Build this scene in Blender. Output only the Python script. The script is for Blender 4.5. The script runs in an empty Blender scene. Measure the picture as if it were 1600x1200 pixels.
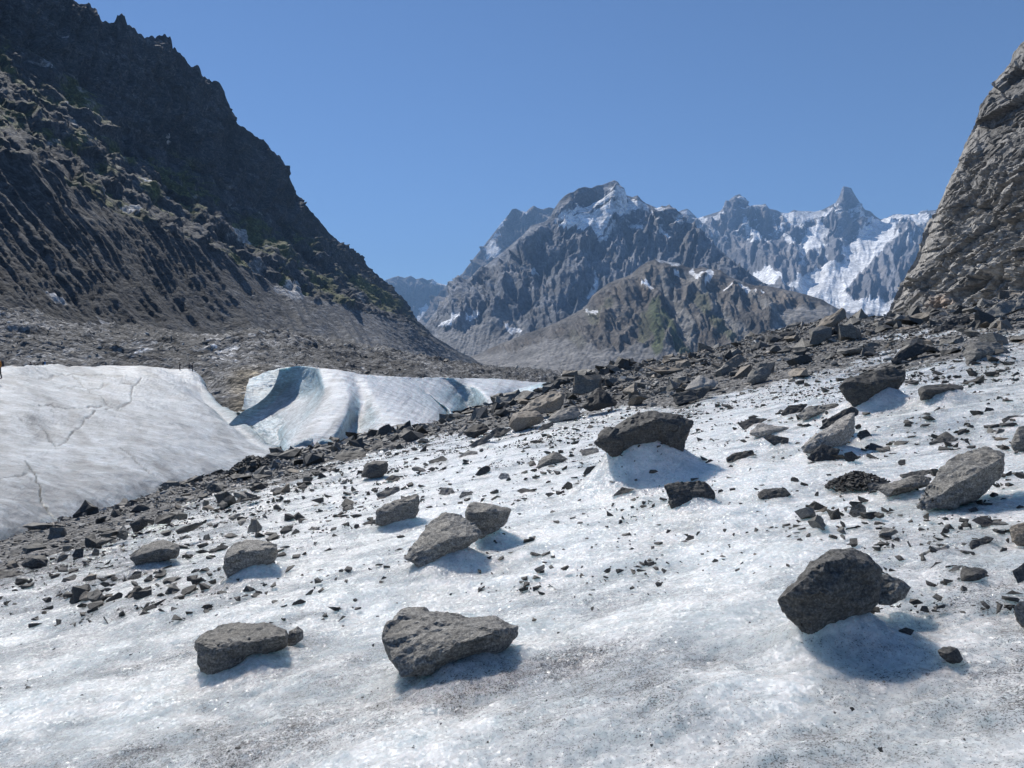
import bpy, bmesh, math, random
import numpy as np
from mathutils import Vector

# ------------------------------------------------------------------ camera, sky, sun, exposure
SC = bpy.context.scene
COL = SC.collection
F = 1110.0                      # focal length in pixels of the 1600 x 1200 photograph
PITCH = math.atan(25.0 / F)
EYE = np.array([0.0, 0.0, 1.6])
cam = bpy.data.cameras.new('camera')
cam.sensor_width = 36.0
cam.lens = 36.0 * F / 1600.0
cam.clip_start = 0.05
cam.clip_end = 60000.0
camo = bpy.data.objects.new('camera', cam)
COL.objects.link(camo)
camo.location = EYE
camo.rotation_euler = (math.radians(90) - PITCH, 0, 0)
SC.camera = camo

SUN_AZ = math.radians(-30)      # to the left of the view direction (+Y)
SUN_EL = math.radians(45)
sun_dir = np.array([math.sin(SUN_AZ) * math.cos(SUN_EL), math.cos(SUN_AZ) * math.cos(SUN_EL), math.sin(SUN_EL)])
world = bpy.data.worlds.new('World')
SC.world = world
world.use_nodes = True
wn = world.node_tree
sky = wn.nodes.new('ShaderNodeTexSky')
sky.sky_type = 'NISHITA'
sky.sun_disc = False
sky.sun_elevation = SUN_EL
sky.sun_rotation = SUN_AZ
sky.altitude = 1800
sky.air_density = 1.0
sky.dust_density = 0.0
sky.ozone_density = 7.5
wn.links.new(sky.outputs[0], wn.nodes['Background'].inputs[0])
wn.nodes['Background'].inputs[1].default_value = 0.09
sl = bpy.data.lights.new('sun', 'SUN')
sl.energy = 5.0
sl.angle = math.radians(0.53)
sl.color = (1.0, 0.955, 0.89)
so = bpy.data.objects.new('sun', sl)
COL.objects.link(so)
so.location = (-200, 400, 600)
so.rotation_euler = Vector(sun_dir).to_track_quat('Z', 'Y').to_euler()
vs = SC.view_settings
vs.view_transform = 'Standard'
vs.look = 'None'
vs.exposure = 0.3
vs.gamma = 1.0
vs.use_curve_mapping = False
cy = SC.cycles
cy.use_denoising = True
cy.denoiser = 'OPENIMAGEDENOISE'
cy.max_bounces = 5
cy.diffuse_bounces = 2
cy.glossy_bounces = 2
cy.transmission_bounces = 2
cy.volume_bounces = 0
cy.transparent_max_bounces = 6
cy.sample_clamp_indirect = 4.0
cy.caustics_reflective = False
cy.caustics_refractive = False

# ------------------------------------------------------------------ helpers
CT, ST = math.cos(PITCH), math.sin(PITCH)
def ray(px, py):
    xc = (np.asarray(px, float) - 800) / F
    yc = (600 - np.asarray(py, float)) / F
    X, Y, Z = xc, CT + ST * yc, -ST + CT * yc
    return X / Y, Z / Y                       # slopes per metre forward
def P(px, py, d):
    a, b = ray(px, py)
    d = np.asarray(d, float)
    return np.stack(np.broadcast_arrays(a * d, d, EYE[2] + b * d), -1)
def proj(p):
    v = p - EYE
    yy = v[..., 1] * CT - v[..., 2] * ST
    zz = v[..., 1] * ST + v[..., 2] * CT
    yy = np.maximum(yy, 1e-3)
    return 800 + F * v[..., 0] / yy, 600 - F * zz / yy

_rs = np.random.RandomState(7)
_perm = np.concatenate([_rs.permutation(256)] * 3)
_g = _rs.normal(size=(256, 3)); _g /= np.linalg.norm(_g, axis=1)[:, None]
_g = _g.astype(np.float32)
_rt = _rs.rand(256, 8)
_g2 = _rs.normal(size=(256, 2)); _g2 = (_g2 / np.linalg.norm(_g2, axis=1)[:, None]).astype(np.float32)
def perlin(p):
    p = np.asarray(p, np.float64)
    sh = p.shape[:-1]
    p = p.reshape(-1, 3)
    flat = len(p) > 1 and np.ptp(p[:, 2]) == 0            # a plain 2D field: half the corners
    i = np.floor(p).astype(np.int64)
    f = (p - i).astype(np.float32)
    i &= 255
    u = f * f * f * (f * (f * 6 - 15) + 10)
    out = np.zeros(len(p), np.float32)
    for dx in (0, 1):
        wx = u[:, 0] if dx else 1 - u[:, 0]
        hx = _perm[i[:, 0] + dx]
        for dy in (0, 1):
            w = wx * (u[:, 1] if dy else 1 - u[:, 1])
            hy = _perm[hx + i[:, 1] + dy]
            if flat:
                g = _g2[_perm[hy + i[0, 2]]]
                out += w * (g[:, 0] * (f[:, 0] - dx) + g[:, 1] * (f[:, 1] - dy))
                continue
            for dz in (0, 1):
                g = _g[_perm[hy + i[:, 2] + dz]]
                d = g[:, 0] * (f[:, 0] - dx) + g[:, 1] * (f[:, 1] - dy) + g[:, 2] * (f[:, 2] - dz)
                out += w * (u[:, 2] if dz else 1 - u[:, 2]) * d
    return (out * (1.25 if flat else 1.4)).reshape(sh)
def fbm(p, octv=4, gain=0.5, lac=2.03):
    p = np.asarray(p, float); s = 0; a = 1.0
    for k in range(octv):
        s = s + a * perlin(p + 17.3 * k); p = p * lac; a *= gain
    return s
def ridged(p, octv=4, gain=0.5, lac=2.07):
    p = np.asarray(p, float); s = 0; a = 1.0; w = 1.0
    for k in range(octv):
        n = (1 - np.abs(perlin(p + 31.7 * k)) * 1.6)
        n = np.clip(n, 0, 1) ** 2 * w
        w = np.clip(n * 1.6, 0, 1)
        s = s + a * n; p = p * lac; a *= gain
    return s
def facets(x, y, seed=0, tilt=1.0):
    """piecewise plane field: every cell of a jittered lattice is one tilted facet with its own offset"""
    x = np.asarray(x, np.float64); y = np.asarray(y, np.float64)
    ix, iy = np.floor(x).astype(np.int64), np.floor(y).astype(np.int64)
    best = np.full(x.shape, 1e9); val = np.zeros(x.shape)
    for dx_ in (-1, 0, 1):
        for dy_ in (-1, 0, 1):
            cx, cy_ = ix + dx_, iy + dy_
            h = _perm[(_perm[(cx + seed * 7) & 255] + cy_) & 255]
            sx = cx + _rt[h, 0]; sy = cy_ + _rt[h, 1]
            ex, ey = x - sx, y - sy
            d = ex * ex + ey * ey
            k = d < best
            best = np.where(k, d, best)
            val = np.where(k, _rt[h, 2] - .5 + tilt * ((_rt[h, 3] - .5) * ex + (_rt[h, 4] - .5) * ey), val)
    return val
def facets3(p, seed=0):
    p = np.asarray(p, float) + seed * 5.3
    i = np.floor(p).astype(np.int64)
    best = np.full(len(p), 1e9); val = np.zeros(len(p))
    for k in range(27):
        c = i + np.array([k % 3 - 1, k // 3 % 3 - 1, k // 9 - 1])
        h = _perm[(_perm[(_perm[c[:, 0] & 255] + c[:, 1]) & 255] + c[:, 2]) & 255]
        e = p - c - _rt[h, :3]
        d = (e * e).sum(1); m = d < best
        best = np.where(m, d, best)
        val = np.where(m, _rt[h, 3] - .5 + ((_rt[h][:, 4:7] - .5) * e).sum(1) * 1.5, val)
    return val
def sstep(a, b, x):
    t = np.clip((x - a) / (b - a), 0, 1)
    return t * t * (3 - 2 * t)
def inpoly(px, py, poly):
    r = np.zeros(np.shape(px), bool)
    n = len(poly)
    for k in range(n):
        x0, y0 = poly[k]; x1, y1 = poly[(k + 1) % n]
        if y0 == y1: continue
        c = ((y0 > py) != (y1 > py)) & (px < (x1 - x0) * (py - y0) / (y1 - y0) + x0)
        r ^= c
    return r
def dline(px, py, pts):
    best = np.full(np.shape(px), 1e9)
    for (x0, y0), (x1, y1) in zip(pts[:-1], pts[1:]):
        dx, dy = x1 - x0, y1 - y0
        t = np.clip(((px - x0) * dx + (py - y0) * dy) / (dx * dx + dy * dy + 1e-9), 0, 1)
        best = np.minimum(best, np.hypot(px - x0 - t * dx, py - y0 - t * dy))
    return best
def tag(o, label=None, cat=None, group=None, kind=None):
    if label: o['label'] = label
    if cat: o['category'] = cat
    if group: o['group'] = group
    if kind: o['kind'] = kind
    return o
def mesh_from(name, V, FA, smooth=True, cols=None, attrs=None):
    """V (n,3); FA (m,3) or (m,4)"""
    me = bpy.data.meshes.new(name)
    V = np.ascontiguousarray(V, np.float32).reshape(-1, 3); FA = np.ascontiguousarray(FA, np.int32)
    k = FA.shape[1]
    me.vertices.add(len(V)); me.vertices.foreach_set('co', V.ravel())
    me.loops.add(FA.size); me.loops.foreach_set('vertex_index', FA.ravel())
    me.polygons.add(len(FA))
    me.polygons.foreach_set('loop_start', np.arange(0, FA.size, k, dtype=np.int32))
    me.polygons.foreach_set('loop_total', np.full(len(FA), k, np.int32))
    me.polygons.foreach_set('use_smooth', np.full(len(FA), smooth))
    if cols is not None:
        c = np.ones((len(V), 4), np.float32); c[:, :3] = cols.reshape(-1, 3)
        a = me.color_attributes.new('col', 'FLOAT_COLOR', 'POINT')
        a.data.foreach_set('color', c.ravel())
    for nm, arr in (attrs or {}).items():
        a = me.attributes.new(nm, 'FLOAT', 'POINT')
        a.data.foreach_set('value', np.ascontiguousarray(arr, np.float32).ravel())
    me.update(calc_edges=True)
    return me
def link(name, me, mat=None, parent=None):
    o = bpy.data.objects.new(name, me)
    COL.objects.link(o)
    if mat is not None and not me.materials: me.materials.append(mat)
    if parent: o.parent = parent
    return o
def gridfaces(nv, nu):
    a = np.arange(nv * nu).reshape(nv, nu)
    return np.stack([a[:-1, :-1], a[:-1, 1:], a[1:, 1:], a[1:, :-1]], -1).reshape(-1, 4)
def gnormal(G):
    du = np.gradient(G, axis=1); dv = np.gradient(G, axis=0)
    n = np.cross(du, dv)
    n /= np.linalg.norm(n, axis=-1, keepdims=True) + 1e-12
    return n
def smooth_resample(A, n):
    """Catmull-Rom resample of control points A (m,k) to n points"""
    A = np.asarray(A, float); m = len(A)
    t = np.linspace(0, m - 1, n); i = np.clip(t.astype(int), 0, m - 2); f = (t - i)[:, None]
    g = lambda j: A[np.clip(j, 0, m - 1)]
    p0, p1, p2, p3 = g(i - 1), g(i), g(i + 1), g(i + 2)
    return 0.5 * (2 * p1 + (p2 - p0) * f + (2 * p0 - 5 * p1 + 4 * p2 - p3) * f ** 2 + (3 * p1 - p0 - 3 * p2 + p3) * f ** 3)
def loft_idx(cols, nu, nv):
    """cols: list of columns, each the same number of (px,py,d): smooth in both directions -> G, UV pixel grids"""
    A = np.array(cols, float)                                # (ncol, nrow, 3)
    B = np.stack([smooth_resample(A[:, r], nu) for r in range(A.shape[1])], 0)     # (nrow, nu, 3)
    C = np.stack([smooth_resample(B[:, c], nv) for c in range(nu)], 1)             # (nv, nu, 3)
    return P(C[..., 0], C[..., 1], C[..., 2]), C
def loft_px(rows, x0, x1, nu, vs_):
    """rows: list of (px array/py/d control lists) as functions of px; vs_: number of grid rows between consecutive control rows"""
    xs = np.linspace(x0, x1, nu)
    R = []
    for r in rows:
        r = np.array(r, float)
        R.append(np.stack([xs, np.interp(xs, r[:, 0], r[:, 1]), np.exp(np.interp(xs, r[:, 0], np.log(r[:, 2])))], -1))
    out = []
    for k, n in enumerate(vs_):
        t = np.linspace(0, 1, n, endpoint=(k == len(vs_) - 1))[:, None, None]
        out.append(R[k] * (1 - t) + R[k + 1] * t)
    C = np.concatenate(out, 0)
    return P(C[..., 0], C[..., 1], C[..., 2]), C

# ------------------------------------------------------------------ materials
def nodes(name):
    m = bpy.data.materials.new(name); m.use_nodes = True
    nt = m.node_tree
    return m, nt, nt.nodes['Principled BSDF']
def N(nt, typ, **kw):
    n = nt.nodes.new(typ)
    for k, v in kw.items():
        if k.startswith('i_'):
            key = k[2:]
            n.inputs[int(key) if key.isdigit() else key.replace('_', ' ')].default_value = v
        else: setattr(n, k, v)
    return n
def ramp(nt, src, stops):
    r = nt.nodes.new('ShaderNodeValToRGB')
    e = r.color_ramp.elements
    while len(e) < len(stops): e.new(0.5)
    for el, (p, c) in zip(e, stops):
        el.position = p
        el.color = (c, c, c, 1) if isinstance(c, (int, float)) else (*c, 1)
    nt.links.new(src, r.inputs[0])
    return r.outputs[0]
def mixc(nt, fac, a, b, typ='MIX'):
    n = nt.nodes.new('ShaderNodeMix'); n.data_type = 'RGBA'; n.blend_type = typ
    for s, v in ((n.inputs[0], fac), (n.inputs[6], a), (n.inputs[7], b)):
        if isinstance(v, (int, float)): s.default_value = v
        elif isinstance(v, tuple): s.default_value = (*v, 1)
        else: nt.links.new(v, s)
    return n.outputs[2]
def mathn(nt, op, a, b=0.5):
    n = nt.nodes.new('ShaderNodeMath'); n.operation = op
    for s, v in ((n.inputs[0], a), (n.inputs[1], b)):
        if isinstance(v, (int, float)): s.default_value = v
        else: nt.links.new(v, s)
    return n.outputs[0]
def noise(nt, co, scale, detail=4, rough=0.55, dist=0.0):
    n = N(nt, 'ShaderNodeTexNoise', i_Scale=scale, i_Detail=detail, i_Roughness=rough, i_Distortion=dist)
    nt.links.new(co, n.inputs['Vector'])
    return n.outputs[0]
def voro(nt, co, scale, feature='F1', out='Distance'):
    n = N(nt, 'ShaderNodeTexVoronoi', feature=feature, i_Scale=scale)
    nt.links.new(co, n.inputs['Vector'])
    return n.outputs[out]
def bump(nt, h, strength, dist, prev=None):
    n = N(nt, 'ShaderNodeBump', i_Strength=strength, i_Distance=dist)
    nt.links.new(h, n.inputs['Height'])
    if prev is not None: nt.links.new(prev, n.inputs['Normal'])
    return n.outputs[0]
def coords(nt):
    return N(nt, 'ShaderNodeTexCoord').outputs['Object']

def mat_terrain(name, scale, bdist, contrast=0.5, fine=8.0, rough=0.9, bstr=0.8, speck=None):
    """albedo from the baked 'col' attribute, broken up by noise; scale = features per metre"""
    m, nt, b = nodes(name)
    co = coords(nt)
    at = N(nt, 'ShaderNodeAttribute', attribute_name='col').outputs['Color']
    n1 = noise(nt, co, scale, 8, 0.65)
    n2 = noise(nt, co, scale * fine, 6, 0.7)
    v = ramp(nt, n1, [(0.3, 1 - contrast), (0.7, 1 + contrast)])
    v2 = ramp(nt, n2, [(0.3, 1 - contrast), (0.7, 1 + contrast)])
    c = mixc(nt, 1.0, at, v, 'MULTIPLY'); c = mixc(nt, 1.0, c, v2, 'MULTIPLY')
    bprev = None
    for k, (sc_, lo, hi, dist) in enumerate(speck or ()):
        vn = N(nt, 'ShaderNodeTexVoronoi', feature='F1', i_Scale=sc_); nt.links.new(co, vn.inputs['Vector'])
        sp_ = N(nt, 'ShaderNodeSeparateColor'); nt.links.new(vn.outputs['Color'], sp_.inputs[0])
        c = mixc(nt, 1.0, c, ramp(nt, sp_.outputs[0], [(0.0, lo), (.6, 1.0), (1.0, hi)]), 'MULTIPLY')
        bprev = bump(nt, vn.outputs['Distance'], 0.8, -dist, bprev)
    nt.links.new(c, b.inputs['Base Color'])
    h = mathn(nt, 'ADD', n1, mathn(nt, 'MULTIPLY', n2, 0.35))
    nt.links.new(bump(nt, h, bstr, bdist, bprev), b.inputs['Normal'])
    b.inputs['Roughness'].default_value = rough
    b.inputs['Specular IOR Level'].default_value = 0.25
    return m

def mat_boulder(name, base=(0.175, 0.170, 0.157), warm=(0.235, 0.207, 0.158), dark=(0.04, 0.04, 0.038), warmth=0.35, tone=False):
    m, nt, b = nodes(name)
    co = coords(nt)
    oi = N(nt, 'ShaderNodeObjectInfo').outputs['Random']
    sh = N(nt, 'ShaderNodeVectorMath', operation='ADD')
    nt.links.new(co, sh.inputs[0])
    cmb = N(nt, 'ShaderNodeCombineXYZ')
    nt.links.new(mathn(nt, 'MULTIPLY', oi, 37.0), cmb.inputs[0]); nt.links.new(mathn(nt, 'MULTIPLY', oi, 91.0), cmb.inputs[1])
    nt.links.new(cmb.outputs[0], sh.inputs[1])
    co = sh.outputs[0]
    mp = N(nt, 'ShaderNodeMapping'); mp.inputs['Rotation'].default_value = (0.5, 0.35, 0.6); mp.inputs['Scale'].default_value = (1, 1.3, 5.5)
    nt.links.new(co, mp.inputs[0]); cs = mp.outputs[0]
    big = noise(nt, co, 2.2, 5, 0.6)
    fol = noise(nt, cs, 9.0, 6, 0.65, 0.4)
    spk = noise(nt, co, 75.0, 3, 0.7)
    fin = noise(nt, co, 28.0, 6, 0.7)
    c = mixc(nt, ramp(nt, big, [(0.42, 0.0), (0.66, warmth)]), base, warm)
    c = mixc(nt, ramp(nt, fol, [(0.36, 0.7), (0.56, 0.0)]), c, dark)
    c = mixc(nt, 1.0, c, ramp(nt, spk, [(0.36, 0.5), (0.5, 0.95), (0.66, 1.7)]), 'MULTIPLY')
    c = mixc(nt, 1.0, c, ramp(nt, fin, [(0.3, 0.6), (0.7, 1.35)]), 'MULTIPLY')
    c = mixc(nt, 1.0, c, ramp(nt, oi, [(0.0, 0.75), (1.0, 1.25)]), 'MULTIPLY')
    if tone: c = mixc(nt, 1.0, c, N(nt, 'ShaderNodeAttribute', attribute_name='col').outputs['Color'], 'MULTIPLY')
    nt.links.new(c, b.inputs['Base Color'])
    b1 = bump(nt, fol, 0.4, 0.02)
    b2 = bump(nt, fin, 0.5, 0.012, b1)
    b3 = bump(nt, spk, 0.4, 0.003, b2)
    nt.links.new(b3, b.inputs['Normal'])
    b.inputs['Roughness'].default_value = 0.72
    b.inputs['Specular IOR Level'].default_value = 0.4
    return m

def facet_normal(nt, co, scale, tilt, base):
    """every crystal (Voronoi cell) leans its own way, so single crystals catch the sun"""
    c = voro(nt, co, scale, 'F1', 'Color')
    v = N(nt, 'ShaderNodeVectorMath', operation='SUBTRACT'); v.inputs[1].default_value = (.5, .5, .5)
    nt.links.new(c, v.inputs[0])
    k = N(nt, 'ShaderNodeVectorMath', operation='SCALE'); nt.links.new(v.outputs[0], k.inputs[0])
    if isinstance(tilt, (int, float)): k.inputs['Scale'].default_value = tilt
    else: nt.links.new(tilt, k.inputs['Scale'])
    a = N(nt, 'ShaderNodeVectorMath', operation='ADD'); nt.links.new(base, a.inputs[0]); nt.links.new(k.outputs[0], a.inputs[1])
    n = N(nt, 'ShaderNodeVectorMath', operation='NORMALIZE'); nt.links.new(a.outputs[0], n.inputs[0])
    return n.outputs[0]
def mat_ice_near():
    m, nt, b = nodes('melting glacier ice')
    co = coords(nt)
    deb = N(nt, 'ShaderNodeAttribute', attribute_name='debris').outputs['Fac']
    dirt = N(nt, 'ShaderNodeAttribute', attribute_name='dirt').outputs['Fac']
    mp = N(nt, 'ShaderNodeMapping'); mp.inputs['Rotation'].default_value = (0, 0, 0.25); mp.inputs['Scale'].default_value = (0.8, 1.15, 1)
    nt.links.new(co, mp.inputs[0]); cs = mp.outputs[0]
    n0 = noise(nt, cs, 0.9, 6, 0.62, 0.3)          # metre patches of dirty ice
    n1 = noise(nt, cs, 5.0, 6, 0.68, 0.3)
    n2 = noise(nt, co, 34.0, 5, 0.72)
    n3 = noise(nt, co, 120.0, 3, 0.7)
    white, blue = (0.80, 0.805, 0.795), (0.67, 0.735, 0.735)
    grey, black = (0.26, 0.26, 0.262), (0.05, 0.046, 0.042)
    c = mixc(nt, ramp(nt, n1, [(0.42, 0.0), (0.70, 0.8)]), white, blue)
    wetn = noise(nt, cs, 1.5, 5, 0.6, 0.8)
    wet = ramp(nt, mathn(nt, 'ADD', wetn, mathn(nt, 'MULTIPLY', dirt, 0.10)), [(0.47, 0.0), (0.62, 1.0)])
    c = mixc(nt, mathn(nt, 'MULTIPLY', wet, 0.8), c, (0.50, 0.545, 0.55))
    g = mathn(nt, 'ADD', mathn(nt, 'MULTIPLY', n0, 0.6), mathn(nt, 'MULTIPLY', n1, 0.4))
    g = mathn(nt, 'ADD', g, mathn(nt, 'MULTIPLY', mathn(nt, 'SUBTRACT', n2, 0.5), 0.35))
    g = mathn(nt, 'ADD', g, mathn(nt, 'MULTIPLY', dirt, 0.20))
    c = mixc(nt, ramp(nt, g, [(0.44, 0.0), (0.62, 0.4), (0.80, 0.85)]), c, grey)
    sp = mathn(nt, 'ADD', n3, mathn(nt, 'MULTIPLY', mathn(nt, 'SUBTRACT', g, 0.5), 0.7))
    spk = ramp(nt, sp, [(0.63, 0.0), (0.72, 0.9)])
    c = mixc(nt, spk, c, black)
    # small stones packed on the rubble-covered part
    vst = N(nt, 'ShaderNodeTexVoronoi', feature='F1', i_Scale=6.5); nt.links.new(co, vst.inputs['Vector'])
    sep = N(nt, 'ShaderNodeSeparateColor'); nt.links.new(vst.outputs['Color'], sep.inputs[0])
    rub = mixc(nt, 1.0, mixc(nt, sep.outputs[0], (0.075, 0.074, 0.071), (0.32, 0.312, 0.298)), ramp(nt, n2, [(0.3, 0.6), (0.7, 1.3)]), 'MULTIPLY')
    dm = mathn(nt, 'ADD', deb, mathn(nt, 'MULTIPLY', mathn(nt, 'SUBTRACT', n1, 0.5), 1.6))
    dmask = ramp(nt, dm, [(0.45, 0.0), (0.62, 1.0)])
    c = mixc(nt, dmask, c, rub)
    nt.links.new(c, b.inputs['Base Color'])
    b0 = bump(nt, n1, 0.35, 0.05)
    b1 = bump(nt, n2, 0.5, 0.02, b0)
    b2 = bump(nt, n3, 0.5, 0.006, b1)
    bs = N(nt, 'ShaderNodeBump', i_Distance=-0.22)
    nt.links.new(mathn(nt, 'MULTIPLY', dmask, 1.0), bs.inputs['Strength']); nt.links.new(vst.outputs['Distance'], bs.inputs['Height']); nt.links.new(b2, bs.inputs['Normal'])
    f1 = facet_normal(nt, co, 62.0, 1.0, bs.outputs[0])
    f2 = facet_normal(nt, co, 26.0, 0.55, f1)
    nt.links.new(f2, b.inputs['Normal'])
    rg = ramp(nt, wet, [(0.0, 0.22), (0.8, 0.08)])
    nt.links.new(mixc(nt, dmask, rg, (0.85, 0.85, 0.85)), b.inputs['Roughness'])
    nt.links.new(mathn(nt, 'MULTIPLY', mathn(nt, 'SUBTRACT', 1.0, dmask), 0.85), b.inputs['Subsurface Weight'])
    b.inputs['IOR'].default_value = 1.33
    b.inputs['Specular IOR Level'].default_value = 0.85
    b.inputs['Subsurface Radius'].default_value = (0.75, 0.95, 1.0)
    b.inputs['Subsurface Scale'].default_value = 0.48
    return m

def mat_ice_far(name='weathered glacier ice'):
    m, nt, b = nodes(name)
    co = coords(nt)
    at = N(nt, 'ShaderNodeAttribute', attribute_name='col').outputs['Color']
    mp = N(nt, 'ShaderNodeMapping'); mp.inputs['Rotation'].default_value = (0, 0, -0.5); mp.inputs['Scale'].default_value = (0.35, 1.0, 2.0)
    nt.links.new(co, mp.inputs[0]); cs = mp.outputs[0]
    n1 = noise(nt, cs, 0.55, 7, 0.68, 0.4)
    n2 = noise(nt, cs, 3.0, 6, 0.7, 0.3)
    n3 = noise(nt, co, 14.0, 4, 0.7)
    c = mixc(nt, 1.0, at, ramp(nt, n1, [(0.35, 0.62), (0.62, 1.08)]), 'MULTIPLY')
    c = mixc(nt, 1.0, c, ramp(nt, n2, [(0.34, 0.60), (0.6, 1.1)]), 'MULTIPLY')
    c = mixc(nt, ramp(nt, n3, [(0.53, 0.0), (0.68, 0.65)]), c, (0.16, 0.15, 0.14))
    nt.links.new(c, b.inputs['Base Color'])
    b0 = bump(nt, n2, 0.8, 0.22)
    b1 = bump(nt, n3, 0.8, 0.07, b0)
    nt.links.new(b1, b.inputs['Normal'])
    b.inputs['Roughness'].default_value = 0.38
    b.inputs['IOR'].default_value = 1.32
    b.inputs['Subsurface Weight'].default_value = 0.6
    b.inputs['Subsurface Radius'].default_value = (0.5, 0.85, 1.0)
    b.inputs['Subsurface Scale'].default_value = 0.7
    return m

M_ROCK = mat_boulder('gneiss')
M_ROCK_PALE = mat_boulder('pale gneiss', (0.33, 0.315, 0.29), (0.40, 0.35, 0.28), (0.15, 0.145, 0.14), 0.5)
M_ROCK_DARK = mat_boulder('dark schist', (0.07, 0.069, 0.065), (0.105, 0.094, 0.075), (0.025, 0.025, 0.025), 0.25)
M_ROCK_BLACK = mat_boulder('wet dark schist', (0.05, 0.05, 0.049), (0.07, 0.064, 0.055), (0.02, 0.02, 0.02), 0.25)  # darkest schist tone, even all over, as rough as the other boulders
M_ROCK_BROWN = mat_boulder('brown gneiss', (0.20, 0.175, 0.145), (0.27, 0.215, 0.15), (0.08, 0.07, 0.06), 0.7)
M_RUBBLE = mat_boulder('mixed rubble stone', (0.29, 0.284, 0.27), (0.32, 0.285, 0.24), (0.10, 0.10, 0.098), 0.4, tone=True)
M_ICE = mat_ice_near()
M_ICE_FAR = mat_ice_far()

# ------------------------------------------------------------------ the near slope of the glacier (a function of x, y)
TROUGH = np.array([(-3, -14.5), (18, -13.2), (31, -15.2), (44, -15.0), (50, -7.5), (56, -1.5), (62, 3.6), (75, 8.5), (120, 14.0), (160, 18.0)])   # y, x
ZC = np.array([(-1.2, None), (-0.1, None), (0.0, -1.0), (0.07, 0.5), (0.18, 1.75), (0.27, 3.2), (0.36, 5.0), (0.44, 6.3), (0.54, 6.6), (0.63, 7.6), (0.72, 8.8), (0.95, 12.0), (1.4, 18.0)], dtype=object)
_zx = np.array([a for a, _ in ZC], float)
_zc = np.array([(0.187 * a * 70 - 0.027 * 70) if z is None else z for a, z in ZC], float)
CREST_Y = 72.0
def near_z(x, y, fine=False):
    x = np.asarray(x, float); y = np.asarray(y, float)
    z = 0.187 * x - 0.027 * y
    q = np.stack([x, y, np.zeros_like(x)], -1)
    fade = sstep(0.5, 4, np.abs(y) + np.abs(x))
    z = z + 0.10 * fade * perlin(q / np.array([3.2, 2.2, 1])) + 0.22 * sstep(4, 14, y) * perlin(q / np.array([9.0, 6.0, 1]) + 5)
    yy = np.minimum(y, CREST_Y)
    w = sstep(12, CREST_Y, yy)
    X = x / np.maximum(y, 1.0)
    zt = np.interp(X, _zx, _zc) * yy / 70.0
    pl = 0.187 * x - 0.027 * y
    z = z + w * (zt - (0.187 * X * yy - 0.027 * yy)) * (1.0)
    z = z - np.where(y > CREST_Y, (y - CREST_Y) * 0.12, 0)
    z = z + 0.25 * w * fbm(q / 5.0 + 3, 3)
    xt = np.interp(y, TROUGH[:, 0], TROUGH[:, 1])
    s = np.maximum(xt - x, 0)
    z = z - 0.32 * s - 0.02 * np.minimum(s, 6) ** 2
    return z
_DC = np.geomspace(1.2, 140, 260)
def ground_hit(px, py):
    a, b = ray(px, py)
    d = _DC
    for it in range(2):
        h = EYE[2] + b * d - near_z(a * d, d)
        i = int(np.argmax(h < 0))
        if h[i] >= 0: return 75.0
        i = max(i, 1)
        d = np.linspace(d[i - 1], d[i], 24)
    return float(d[int(np.argmax(EYE[2] + b * d - near_z(a * d, d) < 0))])

def ground_many(px, py):
    a, b = ray(np.asarray(px), np.asarray(py)); out = []
    for c0 in range(0, len(a), 400):
        A, B = a[c0:c0 + 400, None], b[c0:c0 + 400, None]
        d = np.broadcast_to(_DC[None, 40:], (len(A), len(_DC) - 40))
        for it in range(2):
            h = EYE[2] + B * d - near_z(A * d, d)
            i = np.maximum(np.argmax(h < 0, 1), 1)
            lo = np.take_along_axis(d, i[:, None] - 1, 1); hi = np.take_along_axis(d, i[:, None], 1)
            d = lo + (hi - lo) * np.linspace(0, 1, 20)[None, :]
        out.append(d[:, 10])
    return np.concatenate(out)
BUMPS = []      # x, y, height, radius along x, radius along y
GREY_PIX = [(0, 905), (90, 865), (180, 835), (320, 775), (450, 748), (560, 714), (700, 678), (800, 672), (860, 652), (950, 640), (1060, 642), (1110, 622), (1165, 604), (1260, 590), (1420, 574), (1600, 556), (2000, 530)]

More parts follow.
